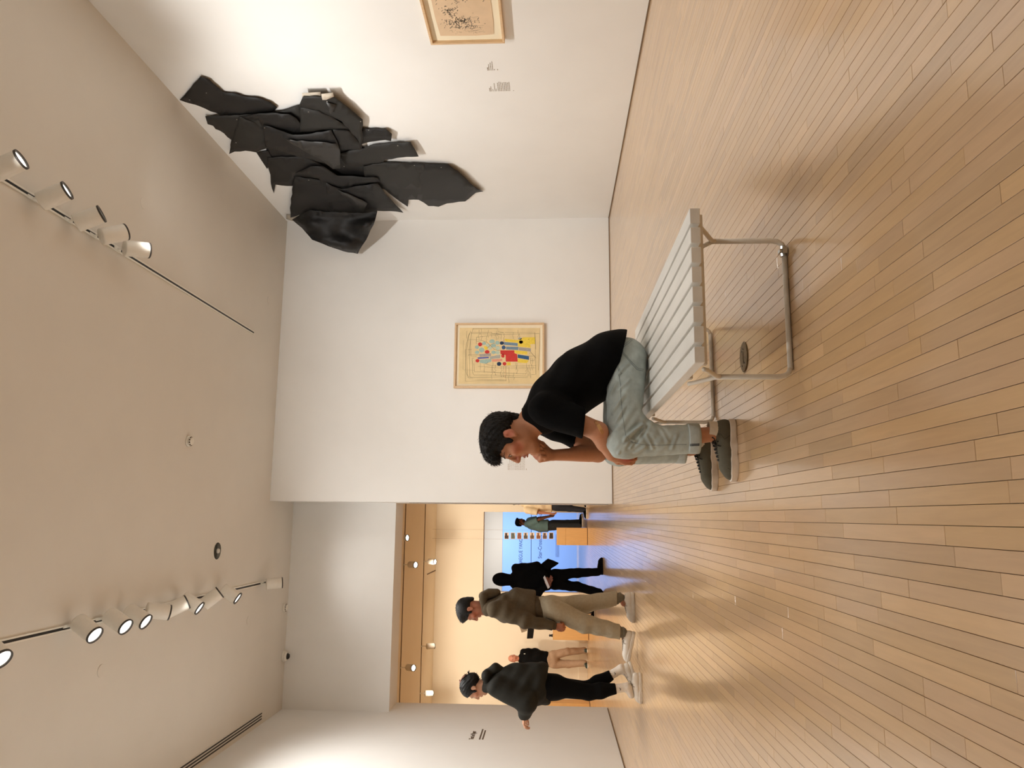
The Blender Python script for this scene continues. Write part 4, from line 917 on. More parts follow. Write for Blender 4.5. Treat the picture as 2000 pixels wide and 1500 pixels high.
for a, b, am, sg in [((1205, 733), (1228, 708), .004, .006), ((1208, 762), (1230, 742), .0045, .006), ((1190, 776), (1204, 748), .004, .006), ((1196, 806), (1218, 772), .005, .006), ((1204, 824), (1220, 794), .005, .005), ((1220, 857), (1257, 829), .009, .007), ((1207, 887), (1221, 857), .005, .005),
                     ((1221, 853), (1241, 862), .005, .005), ((1247, 856), (1262, 830), .006, .005), ((1230, 876), (1251, 842), .0055, .005), ((1234, 812), (1259, 786), .0045, .007), ((1242, 828), (1259, 806), .005, .006), ((1262, 850), (1275, 876), .004, .006), ((1290, 838), (1304, 862), .003, .006), ((1312, 876), (1322, 850), .003, .006), ((1186, 858), (1206, 836), .004, .006), ((1240, 884), (1262, 872), .0035, .006)]:
    h = [tj.ray_cast(Vector(CAM), Vector(unit(ray(*q)))) for q in (a, b)]
    if h[0][0] is None or h[1][0] is None: continue
    p, q = np.array(h[0][0]), np.array(h[1][0]); e_ = q-p; t_ = np.clip(((Vj-p)@e_)/(e_@e_), 0, 1); r_ = np.linalg.norm(Vj-p-t_[:, None]*e_, axis=1)
    w_ = .45+.55*np.sin(np.pi*np.clip(t_, 0.02, .98)); dj += 1.8*am*w_*(np.exp(-(r_/sg)**2)-.55*np.exp(-((r_-2.3*sg)/(1.3*sg))**2))
jn = obj('jeans', Vj+Nj*dj[:, None], Fj, DENIM, man, True)
for (x, y, z, nm) in ((.353, 3.477, .158, 'L'), (.338, 3.889, .150, 'R')):
    t = 0.5; cf = []
    V, F = [], []
    cz = MB().lathe([(.062, 0), (.0685, .002), (.070, .014), (.0695, .048), (.067, .055), (.063, .054), (.062, .03), (.0615, .001)], (x, y, z), (0, 0, 1), 40).build('cuff', DENIM2, man, True)
    if nm == 'L':
        tr = bvh(cz)
        for yy in (868.0, 870.5): surf_line(tr, [(1343.5, yy), (1366, yy-1)], .0019, 'selvedge_stripe', NAVYS, cz)
        surf_line(tr, [(1341.8, 838), (1342.2, 884)], .0010, 'hem_stitch', STITCH, cz)
tr = bvh(jn)
for pix, rd in [([(1203, 719), (1215, 725), (1218, 743), (1232, 751), (1240, 756)], 0), ([(1212, 684), (1216, 690), (1236, 713), (1244, 722), (1256, 724.5)], .0013), ([(1214, 684), (1219, 690), (1238, 711.5), (1245.5, 719), (1257, 721.5)], .0011),
                ([(1213, 679), (1226, 668), (1240, 657)], .0012), ([(1213.5, 681.5), (1228, 670.5), (1241, 659)], .0010), ([(1204, 714), (1209, 725), (1212, 732)], .0012), ([(1206.5, 713), (1211.5, 724), (1214, 731)], .0010),
                ([(1208, 731), (1212, 750), (1213, 780), (1216, 810), (1219, 832), (1222, 850)], .0011), ([(1243, 866), (1260, 869), (1290, 869.5), (1315, 868.5), (1341, 868)], .0010), ([(1222, 850), (1232, 862), (1243, 866)], .0009)]:
    if rd: surf_line(tr, pix, rd, 'seam', STITCH, jn)
# socks and shoes
for x, y, z in ((.392, 3.467, 0), (.367, 3.895, 0)):
    MB().lathe([(.036, .03), (.0405, .06), (.0415, .09), (.0395, .118), (.038, .12), (.036, .11)], (x-.008, y, z), (.06, 0, 1), 24).build('sock', mat('cream_sock', (232, 220, 204), .85, .05, 80, .2, 300), man, True)
for hx, hy, fy in ((.446, 3.463, 0.02), (.418, 3.897, -.01)):
    so, W_ = shoe(man, (hx, hy, .0), (-1, fy, 0), (0, 0, 1), 1.0, .004, OLIVE, RUBBER, LACE, .082, holes=True)
tr2 = bvh(*[o for o in man.children if o.name.startswith('shoe')])
for pix in ([(1395, 846), (1408, 848), (1415, 858), (1428, 849)], [(1421, 914), (1427, 917), (1434, 920)]): surf_line(tr2, pix, .0008, 'shoe_seam', mat('shoe_seam', (40, 36, 30), .8), [o for o in man.children if o.name.startswith('shoe')][0])
trs = bvh(*[q for o in man.children if o.name.startswith('shoe') for q in o.children if q.name.startswith('sole')])
# adhesive bandage near the elbow
tb = bvh(mb_)
def decal(pix, name, m, parent, tree, lift=.0012, n=7):
    (a, b, c, d) = [np.array(p, float) for p in pix]; V, F = [], []
    for i in range(n):
        for j in range(n):
            u, v = i/(n-1), j/(n-1); p = (a*(1-u)+b*u)*(1-v)+(d*(1-u)+c*u)*v
            h = tree.ray_cast(Vector(CAM), Vector(unit(ray(*p))))
            if h[0] is None:
                h = tree.find_nearest(Vector(CAM+ray(*p)/np.linalg.norm(ray(*p))*3.55))
            V.append(np.array(h[0])+np.array(h[1])*lift)
    F = [(i*n+j, (i+1)*n+j, (i+1)*n+j+1, i*n+j+1) for i in range(n-1) for j in range(n-1)]
    o = obj(name, V, F, m, parent, True); s_ = o.modifiers.new('thick', 'SOLIDIFY'); s_.thickness = .001; s_.offset = -1
    return o
bd = decal([(1160, 824), (1166, 821), (1180, 845), (1174.5, 849)], 'adhesive_bandage', mat('tan_bandage', (206, 150, 100), .6, .04, 80), mb_, tb)
if bd: decal([(1165, 831), (1171, 828), (1177, 838.5), (1171, 841.5)], 'bandage_pad', mat('tan_pad', (216, 164, 104), .6), mb_, tb, .002)
# ------------------------------------------------------------------ standing and walking visitors
def simple_face(root, W, Fr, sc, hairm, fem=False):
    for s in (-1, 1):
        e_ = MB().lathe([(0, -.010), (.007, -.008), (.0105, 0), (.007, .008), (0, .0105)], W(.0775, s*.031, -.001), Fr[0], 10).build('eye', mat('eye_white', (226, 214, 202), .25), root, True)
        MB().lathe([(0, .0125), (.0052, .0110), (.0055, .009)], W(.0775, s*.031, -.001), Fr[0], 8).build('iris', mat('iris_dark', (30, 20, 16), .15), e_, True)
        MB().tube([W(.0885, s*.014, .023), W(.0895, s*.03, .027), W(.079, s*.05, .020)], [.002, .003, .001], 5).build('eyebrow', hairm, root, True)
def visitor(name_label, Y, base_xy, J, sc, vox, skin, parts, hair, facef, tilt=0.0, curlL=(.3, .4, .3), curlR=(.3, .4, .3), fem=False, headsc=1.0, palm=None, headup=None):
    """J: joints in world space; parts: callback(root, J) that adds the clothes"""
    root = empty('person', (base_xy[0], base_xy[1], 0), name_label, 'person')
    f = unit(facef); up = A(0, 0, 1) if headup is None else A(*headup)
    hp, W, Fr = head_prims(J['head'], f*math.cos(tilt)-A(0, 0, 1)*math.sin(tilt), up, headsc, fem)
    sv = unit(np.cross(A(0, 0, 1), A(*J['fwd'])))
    pr = hp+[cone(W(-.02, 0, -.045), J['neck'], .050*sc, .058*sc, .03), cone(J['pelvis'], J['waist'], .085*sc, .085*sc, .04, sv, 1.35), cone(J['waist'], J['chest'], .085*sc, .095*sc, .04, sv, 1.4), cone(J['chest'], J['neck'], .085*sc, .05*sc, .04, sv, 1.3)]
    for s in 'LR':
        pr += [cone(J['sh'+s], J['el'+s], .044*sc, .038*sc, .02), cone(J['el'+s], J['wr'+s], .038*sc, .026*sc, .02),
               cone(J['hip'+s], J['kn'+s], .07*sc, .048*sc, .02), cone(J['kn'+s], J['an'+s], .048*sc, .032*sc, .02), cone(J['an'+s], A(*J['an'+s])+unit(J['toe'+s])*.06+A(0, 0, -.03), .032*sc, .028*sc, .02)]
        d = unit(A(*J['wr'+s])-A(*J['el'+s])); d = unit(J.get('hd'+s, d))
        pn = A(*J.get('pn'+s, sv*(-1 if s == 'L' else 1)))
        pr += hand_prims(J['wr'+s], d, pn, A(*J.get('th'+s, J['fwd'])), .95*sc, curlL if s == 'L' else curlR, .14, .3, .0095)
    spots = [(W(.086, 0, -.071), A(.02, .026, .016), (170, 96, 86)), (W(.05, .05, -.035), A(.05, .03, .05), tuple(np.clip(np.array(skin)*np.array([1.04, .95, .93]), 0, 255))), (W(.05, -.05, -.035), A(.05, .03, .05), tuple(np.clip(np.array(skin)*np.array([1.04, .95, .93]), 0, 255)))]
    organic('body', pr, vox, SKIN, root, tint=SKIN_T(skin, spots))
    if hair is not None: simple_face(root, W, Fr, headsc, hair[0], fem); hair[1](root, W, Fr, headsc)
    parts(root, J, W, Fr)
    return root
def short_hair(vox, spikes=120, m=HAIR, nape=-.016):
    def g(root, W, Fr, sc):
        V, F = sdf(hair_prims(W, Fr, sc, lambda E: [E((.034, 0, .085), (.040, .062, .030), .02)])+[cone(W(-.090, 0, .0), W(-.086, 0, -.038), .026*sc, .020*sc, .02, Fr[1], 1.7)], vox)
        h = obj('hair', V, F, m, root, True)
        if spikes:
            O = W(0, 0, 0); hair_spikes(V, F, spikes, .013, lambda V: ((V-O)@Fr[2]) > .03, Fr[0]*.4, 5, .003).build('hair_strands', m, h)
    return (m, g)
def torso_top(J, sv, r0, r1, wd=1.4, k=.05): return [cone(J['hem'], J['waist'], r0, r0*1.02, k, sv, wd), cone(J['waist'], J['chest'], r0*1.02, r1, k, sv, wd), cone(J['chest'], J['neck'], r1*.95, r1*.62, k, sv, wd)]
P_ = lambda x, y, Y: at(x, y, 1, Y)

# ---- man in olive hoodie walking left
Y0 = 7.86; yl, yr = Y0-.10, Y0+.10
J = dict(fwd=A(-1, 0, 0), head=P_(919, 1190, Y0), neck=P_(953, 1186, Y0), chest=P_(985, 1187, Y0), waist=P_(1030, 1189, Y0), pelvis=P_(1068, 1188, Y0), hem=P_(1052, 1190, Y0),
    shL=P_(969, 1190, Y0-.175), elL=P_(1026, 1213, Y0-.23), wrL=P_(1082, 1222, Y0-.20), shR=P_(969, 1186, Y0+.175), elR=P_(1026, 1190, Y0+.22), wrR=P_(1078, 1200, Y0+.2),
    hipL=P_(1075, 1188, yl), knL=P_(1142, 1218, yl), anL=P_(1218, 1236, yl), toeL=A(-1, 0, .12), hipR=P_(1075, 1186, yr), knR=P_(1140, 1180, yr), anR=P_(1212, 1167, yr), toeR=A(-1, 0, 0),
    hdL=A(-.15, 0, -1), pnL=A(.2, 1, 0), thL=A(-1, 0, 0))
HOOD = mat('olive_sweatshirt', (86, 75, 59), .9, .08, 40, .15, 160, spec=.15, sheen=.05)
HOOD2 = mat('dark_olive_rib', (80, 69, 54), .9, .08, 60, .3, 160, spec=.15)
SWEAT = mat('taupe_sweatpants', (164, 153, 132), .9, .07, 40, .15, 160, spec=.15)
SNEAK = mat('white_leather', (214, 204, 190), .55, .05, 30, .05)
def hoodie(root, J, W, Fr):
    sv = A(0, 1, 0)
    ss = [c for c in torso_top(J, sv, .120, .128, 1.45)]
    pr = ss+[cone(P_(1010, 1166, Y0), P_(1040, 1170, Y0), .09, .09, .05, sv, 1.4), cutp(P_(1046, 1190, Y0), (0, 0, -1))]
    for s in 'LR': pr += [cone(J['sh'+s], J['el'+s], .085, .066, .05), cone(J['el'+s], J['wr'+s], .066, .046, .03, cut=(A(*J['wr'+s])+A(0, 0, .012), A(*J['wr'+s])-A(*J['el'+s])))]
    pr += [sub(cone(W(-.02, 0, -.02), J['neck'], .05, .066, .01))]
    o = organic('hoodie', pr, .008, HOOD, root, folds(.008, (.45, .3, 1), 5, 30))
    hem = [cone(P_(1040, 1189, Y0), P_(1068, 1189, Y0), .124, .120, .01, sv, 1.45), cutp(P_(1063, 1189, Y0), (0, 0, -1)), cutp(P_(1045, 1189, Y0), (0, 0, 1))]
    organic('waistband', hem, .008, HOOD2, o, folds(.004, (0, 0, 1), 2, 70))
    for s in 'LR':
        w_, e_ = A(*J['wr'+s]), A(*J['el'+s]); d = unit(w_-e_); organic('cuff', [cone(w_-d*.03, w_+d*.02, .042, .038, .01, cut=(w_+d*.022, d))], .008, HOOD2, o)
    hood = [cone(P_(944, 1164, Y0-.06), P_(944, 1164, Y0+.06), .042, .042, .04), cone(P_(943, 1172, Y0-.075), P_(950, 1198, Y0-.055), .034, .026, .03), cone(P_(943, 1172, Y0+.075), P_(950, 1198, Y0+.055), .034, .026, .03), cone(P_(956, 1160, Y0), P_(970, 1158, Y0), .05, .038, .04, sv, 1.5), cone(P_(952, 1190, Y0-.05), P_(952, 1190, Y0+.05), .05, .05, .03), sub(cone(P_(925, 1180, Y0), P_(950, 1182, Y0), .058, .052, .015))]
    organic('hood', hood, .007, HOOD, o, folds(.005, (.2, 1, .3), 9, 50))
    tr_ = [cone(P_(1050, 1188, Y0), P_(1078, 1188, Y0), .112, .118, .04, sv, 1.35)]
    for s in 'LR': tr_ += [cone(J['hip'+s], J['kn'+s], .108, .088, .04), cone(J['kn'+s], J['an'+s], .088, .070, .03, cut=(A(*J['an'+s])+A(0, 0, .035), (0, 0, -1)))]
    t_ = organic('sweatpants', tr_, .008, SWEAT, root, folds(.006, (.2, .2, 1), 8, 22))
    for s in 'LR':
        a = A(*J['an'+s]); k = unit(A(*J['kn'+s])-a); organic('ankle_cuff', [cone(a+k*.055, a+k*.01, .062, .05, .01)], .007, mat('grey_rib', (112, 106, 92), .9, .1, 80, .3, 160), t_, folds(.003, (0, 0, 1), 3, 120))
    surf_line(bvh(t_), [(1066, 1206), (1078, 1211), (1090, 1217), (1100, 1222)], .003, 'pocket_seam', BLACK, t_)
    shoe(root, A(-.735, yr, 0.0), (-1, 0, 0), (0, 0, 1), 1.06, .006, SNEAK, SNEAK, mat('pale_lace', (150, 140, 126), .8), .09)
    h = P_(1242, 1233, yl); h[2] = max(h[2], .012)
    shoe(root, h, unit(A(-1, 0, .25)), unit(A(.25, 0, 1)), 1.06, .006, SNEAK, SNEAK, mat('pale_lace', (150, 140, 126), .8), .09)
visitor('walking man in olive hoodie and taupe sweatpants with white sneakers', Y0, (-1.0, Y0), J, 1.0, .007, (168, 108, 82), hoodie, short_hair(.006), (-1, 0, 0), math.radians(16), (.9, 1.0, .6), (.6, .7, .5), headsc=1.07)

# ---- woman in dark jacket walking left
Y0 = 7.5; yl, yr = Y0-.07, Y0+.07
J = dict(fwd=A(-1, 0, 0), head=P_(925, 1343, Y0), neck=P_(955, 1336, Y0), chest=P_(985, 1338, Y0), waist=P_(1030, 1340, Y0), pelvis=P_(1072, 1342, Y0), hem=P_(1050, 1338, Y0),
    shL=P_(972, 1345, Y0-.15), elL=P_(1028, 1372, Y0-.22), wrL=P_(1024, 1397, Y0-.10), shR=P_(972, 1338, Y0+.15), elR=P_(1028, 1360, Y0+.2), wrR=P_(1026, 1392, Y0+.06),
    hipL=P_(1080, 1340, yl), knL=P_(1150, 1352, yl), anL=P_(1226, 1342, yl), toeL=A(-1, 0, 0), hipR=P_(1080, 1342, yr), knR=P_(1148, 1346, yr), anR=P_(1214, 1306, yr), toeR=A(-1, 0, -.6),
    hdL=A(-1, .2, .1), pnL=A(0, .2, -1), thL=A(0, .5, 1), hdR=A(-1, -.2, .1), pnR=A(0, 0, -1))
JACK = mat('dark_green_jacket', (30, 29, 23), .8, .10, 30, .15, 120, spec=.3)
LEGG = mat('black_leggings', (6, 6, 7), .85, spec=.12)
SOCK = mat('white_sock', (222, 212, 200), .85, .04, 60, .2, 240)
def jacket(root, J, W, Fr):
    sv = A(0, 1, 0)
    pr = torso_top(J, sv, .150, .125, 1.3)+[cone(P_(1000, 1318, Y0), P_(1052, 1318, Y0), .10, .115, .06, sv, 1.25), cone(P_(1030, 1352, Y0), P_(1060, 1356, Y0), .10, .10, .05, sv, 1.3), cutp(P_(1072, 1340, Y0), (.04, 0, -1))]
    for s in 'LR': pr += [cone(J['sh'+s], J['el'+s], .085, .088, .06), cone(J['el'+s], J['wr'+s], .086, .058, .04, cut=(J['wr'+s], A(*J['wr'+s])-A(*J['el'+s])))]
    pr += [sub(cone(W(-.02, 0, -.03), J['neck'], .05, .06, .01))]
    o = organic('jacket', pr, .008, JACK, root, folds(.011, (.6, .2, 1), 15, 30))
    hd = [cone(P_(950, 1318, Y0-.07), P_(952, 1318, Y0+.07), .03, .03, .03), cone(P_(952, 1316, Y0), P_(968, 1304, Y0), .045, .036, .04, sv, 1.5), cone(P_(968, 1304, Y0), P_(990, 1312, Y0), .036, .03, .04, sv, 1.5), cone(P_(948, 1325, Y0-.075), P_(962, 1350, Y0-.06), .032, .02, .03), cone(P_(948, 1325, Y0+.075), P_(962, 1350, Y0+.06), .032, .02, .03), sub(cone(P_(938, 1326, Y0), P_(958, 1330, Y0), .055, .05, .02))]
    organic('hood', hd, .007, JACK, o, folds(.005, (.3, 1, .3), 19, 45))
    lg = [cone(P_(1060, 1342, Y0), P_(1084, 1342, Y0), .125, .118, .03, sv, 1.2)]
    for s in 'LR': lg += [cone(J['hip'+s], J['kn'+s], .098, .068, .04), cone(J['kn'+s], A(*J['kn'+s])+(A(*J['an'+s])-A(*J['kn'+s]))*.3, .068, .068, .03), cone(A(*J['kn'+s])+(A(*J['an'+s])-A(*J['kn'+s]))*.3, A(*J['kn'+s])+(A(*J['an'+s])-A(*J['kn'+s]))*.72, .068, .046, .03, cut=(A(*J['kn'+s])+(A(*J['an'+s])-A(*J['kn'+s]))*.70, A(*J['an'+s])-A(*J['kn'+s])))]
    organic('leggings', lg, .008, LEGG, root)
    for s in 'LR':
        a, k = A(*J['an'+s]), A(*J['kn'+s]); sk = organic('sock', [cone(k+(a-k)*.66, a, .041, .039, .01), cone(a, a+unit(J['toe'+s])*.07+A(0, 0, -.03), .039, .03, .02)], .007, SOCK, root)
        p = k+(a-k)*.80; MB().tube([p+A(.012, -.040, .012), p+A(0, -.041, -.003), p+A(-.016, -.039, .004)], [.0015, .004, .0012], 6).build('sock_mark', BLACK, sk, True)
    lm = mat('pale_lace', (150, 140, 126), .8)
    shoe(root, A(P_(1252, 1312, yl)[0], yl, 0), (-1, 0, 0), (0, 0, 1), .98, .006, SNEAK, SNEAK, lm, .08)
    h = P_(1237, 1290, yr); toe = A(h[0]-.24, yr, .005); h[2] = .085; f = unit(toe-h)
    shoe(root, h, f, np.cross(f, A(0, 1, 0))*-1 if np.cross(f, A(0, 1, 0))[2] < 0 else np.cross(f, A(0, 1, 0)), .98, .006, SNEAK, SNEAK, lm, .08)
def bun_hair(root, W, Fr, sc):
    Rm = np.array(Fr); E = lambda c, r, k=.02, op='u': ell(W(*c), A(*r)*sc, Rm, k, op)
    pr = [E((-.018, 0, .042), (.108, .086, .094)), E((-.075, 0, -.005), (.065, .07, .06), .03), E((.135, 0, -.045), (.108, .3, .118), .012, 's'), E((-.006, .086, -.016), (.024, .03, .032), .006, 's'), E((-.006, -.086, -.016), (.024, .03, .032), .006, 's'), E((.022, .072, -.01), (.010, .006, .036), .008), E((.022, -.072, -.01), (.010, .006, .036), .008)]
    V, F = sdf(pr, .006); V = V+vnorm(V, F)*(.003*np.sin(V[:, 0]*150+V[:, 2]*170)*np.sin(V[:, 1]*160))[:, None]; h = obj('hair', V, F, HAIR, root, True); O = W(0, 0, 0)
    mb = hair_spikes(V, F, 26, .026, lambda V: ((V-O)@Fr[0] < -.05), Fr[2]*.4-Fr[0]*.3, 5, .003)
    for k in range(7): mb.tube([W(-.10, .01*(k-3), .02), W(-.135-.004*k, .012*(k-3), .035), W(-.16, .016*(k-3), .025+.006*(k % 3))], [.005, .004, .001], 4)
    mb.build('hair_strands', HAIR, h)
    cm = mat('tortoise_clip', (150, 112, 98), .35, .3, 60); c = MB()
    for s in (-1, 1):
        c.tube([W(-.06, s*.012, .125), W(-.105, s*.03, .10), W(-.128, s*.028, .06)], [.008, .006, .003], 6); c.tube([W(-.085, s*.012, .112), W(-.12, s*.022, .085), W(-.135, s*.018, .05)], [.006, .005, .002], 6)
    c.tube([W(-.06, -.014, .126), W(-.085, 0, .128), W(-.06, .014, .126)], .006, 6); c.build('claw_clip', cm, h, True)
visitor('walking woman in dark hooded jacket and black leggings with a hair clip', Y0, (-1.55, Y0), J, .93, .007, (196, 148, 120), jacket, (HAIR, bun_hair), (-1, 0, 0), math.radians(8), (.4, .5, .4), (.4, .5, .4), True, .96)

# ---- figure in black seen from behind
Y0 = 12.78
BLK = mat('black_wool', (6, 6, 7), .9, .1, 30, .1, 120, spec=.1)
J = dict(fwd=unit(A(.25, 1, 0)), head=P_(979, 1131, Y0), neck=P_(1003, 1133, Y0), chest=P_(1022, 1133, Y0), waist=P_(1052, 1132, Y0), pelvis=P_(1078, 1132, Y0), hem=P_(1070, 1132, Y0),
    shL=P_(1010, 1154, Y0), elL=P_(1050, 1158, Y0-.10), wrL=P_(1070, 1142, Y0-.17), shR=P_(1008, 1110, Y0), elR=P_(1048, 1106, Y0-.10), wrR=P_(1066, 1128, Y0-.17),
    hipL=P_(1085, 1140, Y0), knL=P_(1128, 1146, Y0+.02), anL=P_(1170, 1157, Y0), toeL=A(-.4, 1, 0), hipR=P_(1085, 1123, Y0), knR=P_(1128, 1119, Y0), anR=P_(1168, 1117, Y0), toeR=A(.9, .35, 0),
    hdL=A(.8, 0, -.5), pnL=A(0, -1, .3), thL=A(0, 0, 1), hdR=A(-.8, 0, -.6), pnR=A(0, -1, .3), thR=A(0, 0, 1))
def blackcoat(root, J, W, Fr):
    sv = unit(np.cross(A(0, 0, 1), J['fwd']))
    pr = torso_top(J, sv, .115, .12, 1.55)+[cone(J['neck'], J['chest'], .07, .1, .04, sv, 1.6), cone(P_(1056, 1114, Y0-.05), P_(1083, 1094, Y0-.03), .07, .085, .03, cut=(P_(1081, 1095, Y0), A(1, 0, -.35))), cutp(P_(1092, 1130, Y0), (0, 0, -1))]
    for s in 'LR': pr += [cone(J['sh'+s], J['el'+s], .075, .068, .04), cone(J['el'+s], J['wr'+s], .066, .05, .03, cut=(J['wr'+s], A(*J['wr'+s])-A(*J['el'+s])))]
    o = organic('coat', pr, .010, BLK, root, folds(.006, (.3, .2, 1), 25, 22))
    Rm = np.array(Fr); organic('hood', [ell(W(-.01, 0, .02), A(.122, .100, .125), Rm), cone(W(-.02, 0, -.03), J['neck'], .100, .088, .04), sub(ell(W(.11, 0, 0), A(.08, .07, .10), Rm))], .009, BLK, o)
    tr_ = [cone(P_(1070, 1132, Y0), P_(1088, 1132, Y0), .11, .11, .03, sv, 1.4)]
    for s in 'LR': tr_ += [cone(J['hip'+s], J['kn'+s], .092, .075, .03), cone(J['kn'+s], J['an'+s], .075, .062, .03)]
    organic('trousers', tr_, .010, BLK, root, folds(.005, (.1, .2, 1), 26, 25))
    a = J['anR']; shoe(root, A(a[0]-.05, a[1]-.03, 0), (.92, .3, 0), (0, 0, 1), 1.02, .008, BLK, BLK, None, .085)
    a = J['anL']; shoe(root, A(a[0], a[1]-.05, 0), (-.35, 1, 0), (0, 0, 1), 1.0, .008, BLK, BLK, None, .085)
visitor('figure in black hood and coat seen from behind, hands clasped at the back', Y0, (-1.0, Y0), J, 1.0, .008, (128, 78, 62), blackcoat, None, J['fwd'])
pp = P_(1069, 1136, Y0-.25)
e = tag(MB().slab([P_(1061, 1128, Y0-.26), P_(1064, 1124, Y0-.26), P_(1074, 1147, Y0-.26), P_(1070, 1150, Y0-.26)], (0, .004, 0)).build('leaflet', mat('white_leaflet', (206, 202, 204), .6, .05, 20)), 'small pale leaflet held behind the back of the figure in black', 'leaflet')

# ---- bald man facing the viewer at the far wall
Y0 = 18.45
J = dict(fwd=A(0, -1, 0), head=P_(1003, 1286, Y0), neck=P_(1018, 1287, Y0), chest=P_(1032, 1288, Y0), waist=P_(1052, 1288, Y0), pelvis=P_(1072, 1288, Y0), hem=P_(1066, 1288, Y0),
    shL=P_(1023, 1274, Y0), elL=P_(1045, 1272, Y0+.05), wrL=P_(1062, 1276, Y0+.16), shR=P_(1023, 1302, Y0), elR=P_(1046, 1307, Y0+.05), wrR=P_(1062, 1302, Y0+.16),
    hipL=P_(1080, 1280, Y0), knL=P_(1108, 1273, Y0), anL=P_(1141, 1270.5, Y0+.05), toeL=A(.1, -1, 0), hipR=P_(1080, 1296, Y0), knR=P_(1110, 1297, Y0), anR=P_(1142, 1295, Y0-.1), toeR=A(-.2, -1, 0))
def baldman(root, J, W, Fr):
    sv = A(1, 0, 0)
    pr = torso_top(J, sv, .135, .13, 1.35)+[cutp(P_(1075, 1288, Y0), (0, 0, -1))]
    for s in 'LR': pr += [cone(J['sh'+s], J['el'+s], .085, .07, .04), cone(J['el'+s], J['wr'+s], .068, .05, .03)]
    o = organic('sweater', pr, .011, TEE, root, folds(.006, (.2, .2, 1), 31, 22))
    MB().box(P_(1023, 1277.5, Y0-.19), P_(1026, 1276.5, Y0-.185)).build('chest_logo', mat('white_enamel', (236, 232, 222)), o)
    tr_ = [cone(P_(1068, 1288, Y0), P_(1082, 1288, Y0), .125, .125, .03, sv, 1.3)]
    for s in 'LR': tr_ += [cone(J['hip'+s], J['kn'+s], .105, .085, .03), cone(J['kn'+s], J['an'+s], .085, .07, .03)]
    organic('trousers', tr_, .011, mat('beige_chinos', (170, 142, 118), .85, .06, 30), root, folds(.006, (.1, .2, 1), 32, 22))
    for s in 'LR':
        a = J['an'+s]; shoe(root, A(a[0], a[1]+.06, 0), J['toe'+s], (0, 0, 1), 1.05, .009, mat('dark_green_sneaker', (40, 52, 44), .7), RUBBER, mat('pale_lace', (150, 140, 126), .8), .085)
    Rm = np.array(Fr); organic('hair_fringe', [ell(W(-.02, 0, .02), A(.098, .080, .07), Rm), cutp(W(0, 0, .045), Fr[2]), cutp(W(-.005, 0, 0), Fr[0]), cutp(W(0, 0, -.035), -Fr[2])], .009, mat('grey_hair', (96, 84, 74), .7, .2, 60), root)
visitor('bald man in black sweater and beige trousers by the far wall', Y0, (J['pelvis'][0], Y0), J, 1.02, .010, (196, 132, 108), baldman, (mat('brow_hair', (40, 28, 22), .7), lambda *a: None), (0.25, -1, 0), .05, headsc=1.04)

# ---- bearded man in teal T-shirt turned to the right
Y0 = 21.1
J = dict(fwd=A(1, -.25, 0), head=P_(1016, 1020, Y0), neck=P_(1029, 1023, Y0), chest=P_(1040, 1024, Y0), waist=P_(1055, 1026, Y0), pelvis=P_(1073, 1027, Y0), hem=P_(1069, 1027, Y0),
    shL=P_(1034, 1017, Y0+.16), elL=P_(1053, 1012, Y0+.18), wrL=P_(1073, 1008, Y0+.1), shR=P_(1034, 1022, Y0-.17), elR=P_(1054, 1014, Y0-.22), wrR=P_(1074, 1009, Y0-.16),
    hipL=P_(1080, 1023, Y0+.09), knL=P_(1108, 1022, Y0+.1), anL=P_(1132, 1020, Y0+.12), toeL=A(1, -.1, 0), hipR=P_(1080, 1027, Y0-.09), knR=P_(1107, 1027, Y0-.1), anR=P_(1131, 1026, Y0-.12), toeR=A(1, -.3, 0))
def tealman(root, J, W, Fr):
    sv = unit(np.cross(A(0, 0, 1), J['fwd']))
    pr = torso_top(J, sv, .16, .14, 1.3)+[cutp(P_(1071, 1027, Y0), (0, 0, -1))]
    for s in 'LR': pr += [cone(J['sh'+s], J['el'+s], .09, .075, .04, cut=(A(*J['sh'+s])+(A(*J['el'+s])-A(*J['sh'+s]))*.8, A(*J['el'+s])-A(*J['sh'+s])))]
    organic('t_shirt', pr, .012, mat('teal_tee', (132, 164, 160), .85, .06, 20), root, folds(.008, (.6, .2, 1), 41, 22))
    tr_ = [cone(P_(1069, 1027, Y0), P_(1084, 1026, Y0), .135, .13, .03, sv, 1.25)]
    for s in 'LR': tr_ += [cone(J['hip'+s], J['kn'+s], .11, .09, .03), cone(J['kn'+s], J['an'+s], .09, .08, .03)]
    organic('trousers', tr_, .012, mat('charcoal_jeans', (58, 60, 60), .85, .08, 20), root)
    for s in 'LR':
        a = J['an'+s]; shoe(root, A(a[0]-.06, a[1], 0), J['toe'+s], (0, 0, 1), 1.05, .010, BLK, RUBBER, None, .085)
    Rm = np.array(Fr); organic('beard', [ell(W(.045, 0, -.075), A(.055, .06, .05), Rm), sub(ell(W(.09, 0, -.06), A(.02, .03, .014), Rm, .005)), sub(ell(W(.06, 0, -.01), A(.07, .08, .035), Rm, .01))], .009, mat('dark_beard', (40, 28, 22), .8), root)
visitor('bearded man in teal T-shirt standing before the blue wall', Y0, (J['pelvis'][0], Y0), J, 1.02, .011, (150, 98, 72), tealman, short_hair(.010, 0), (1, -.35, 0), .2, headsc=1.04)

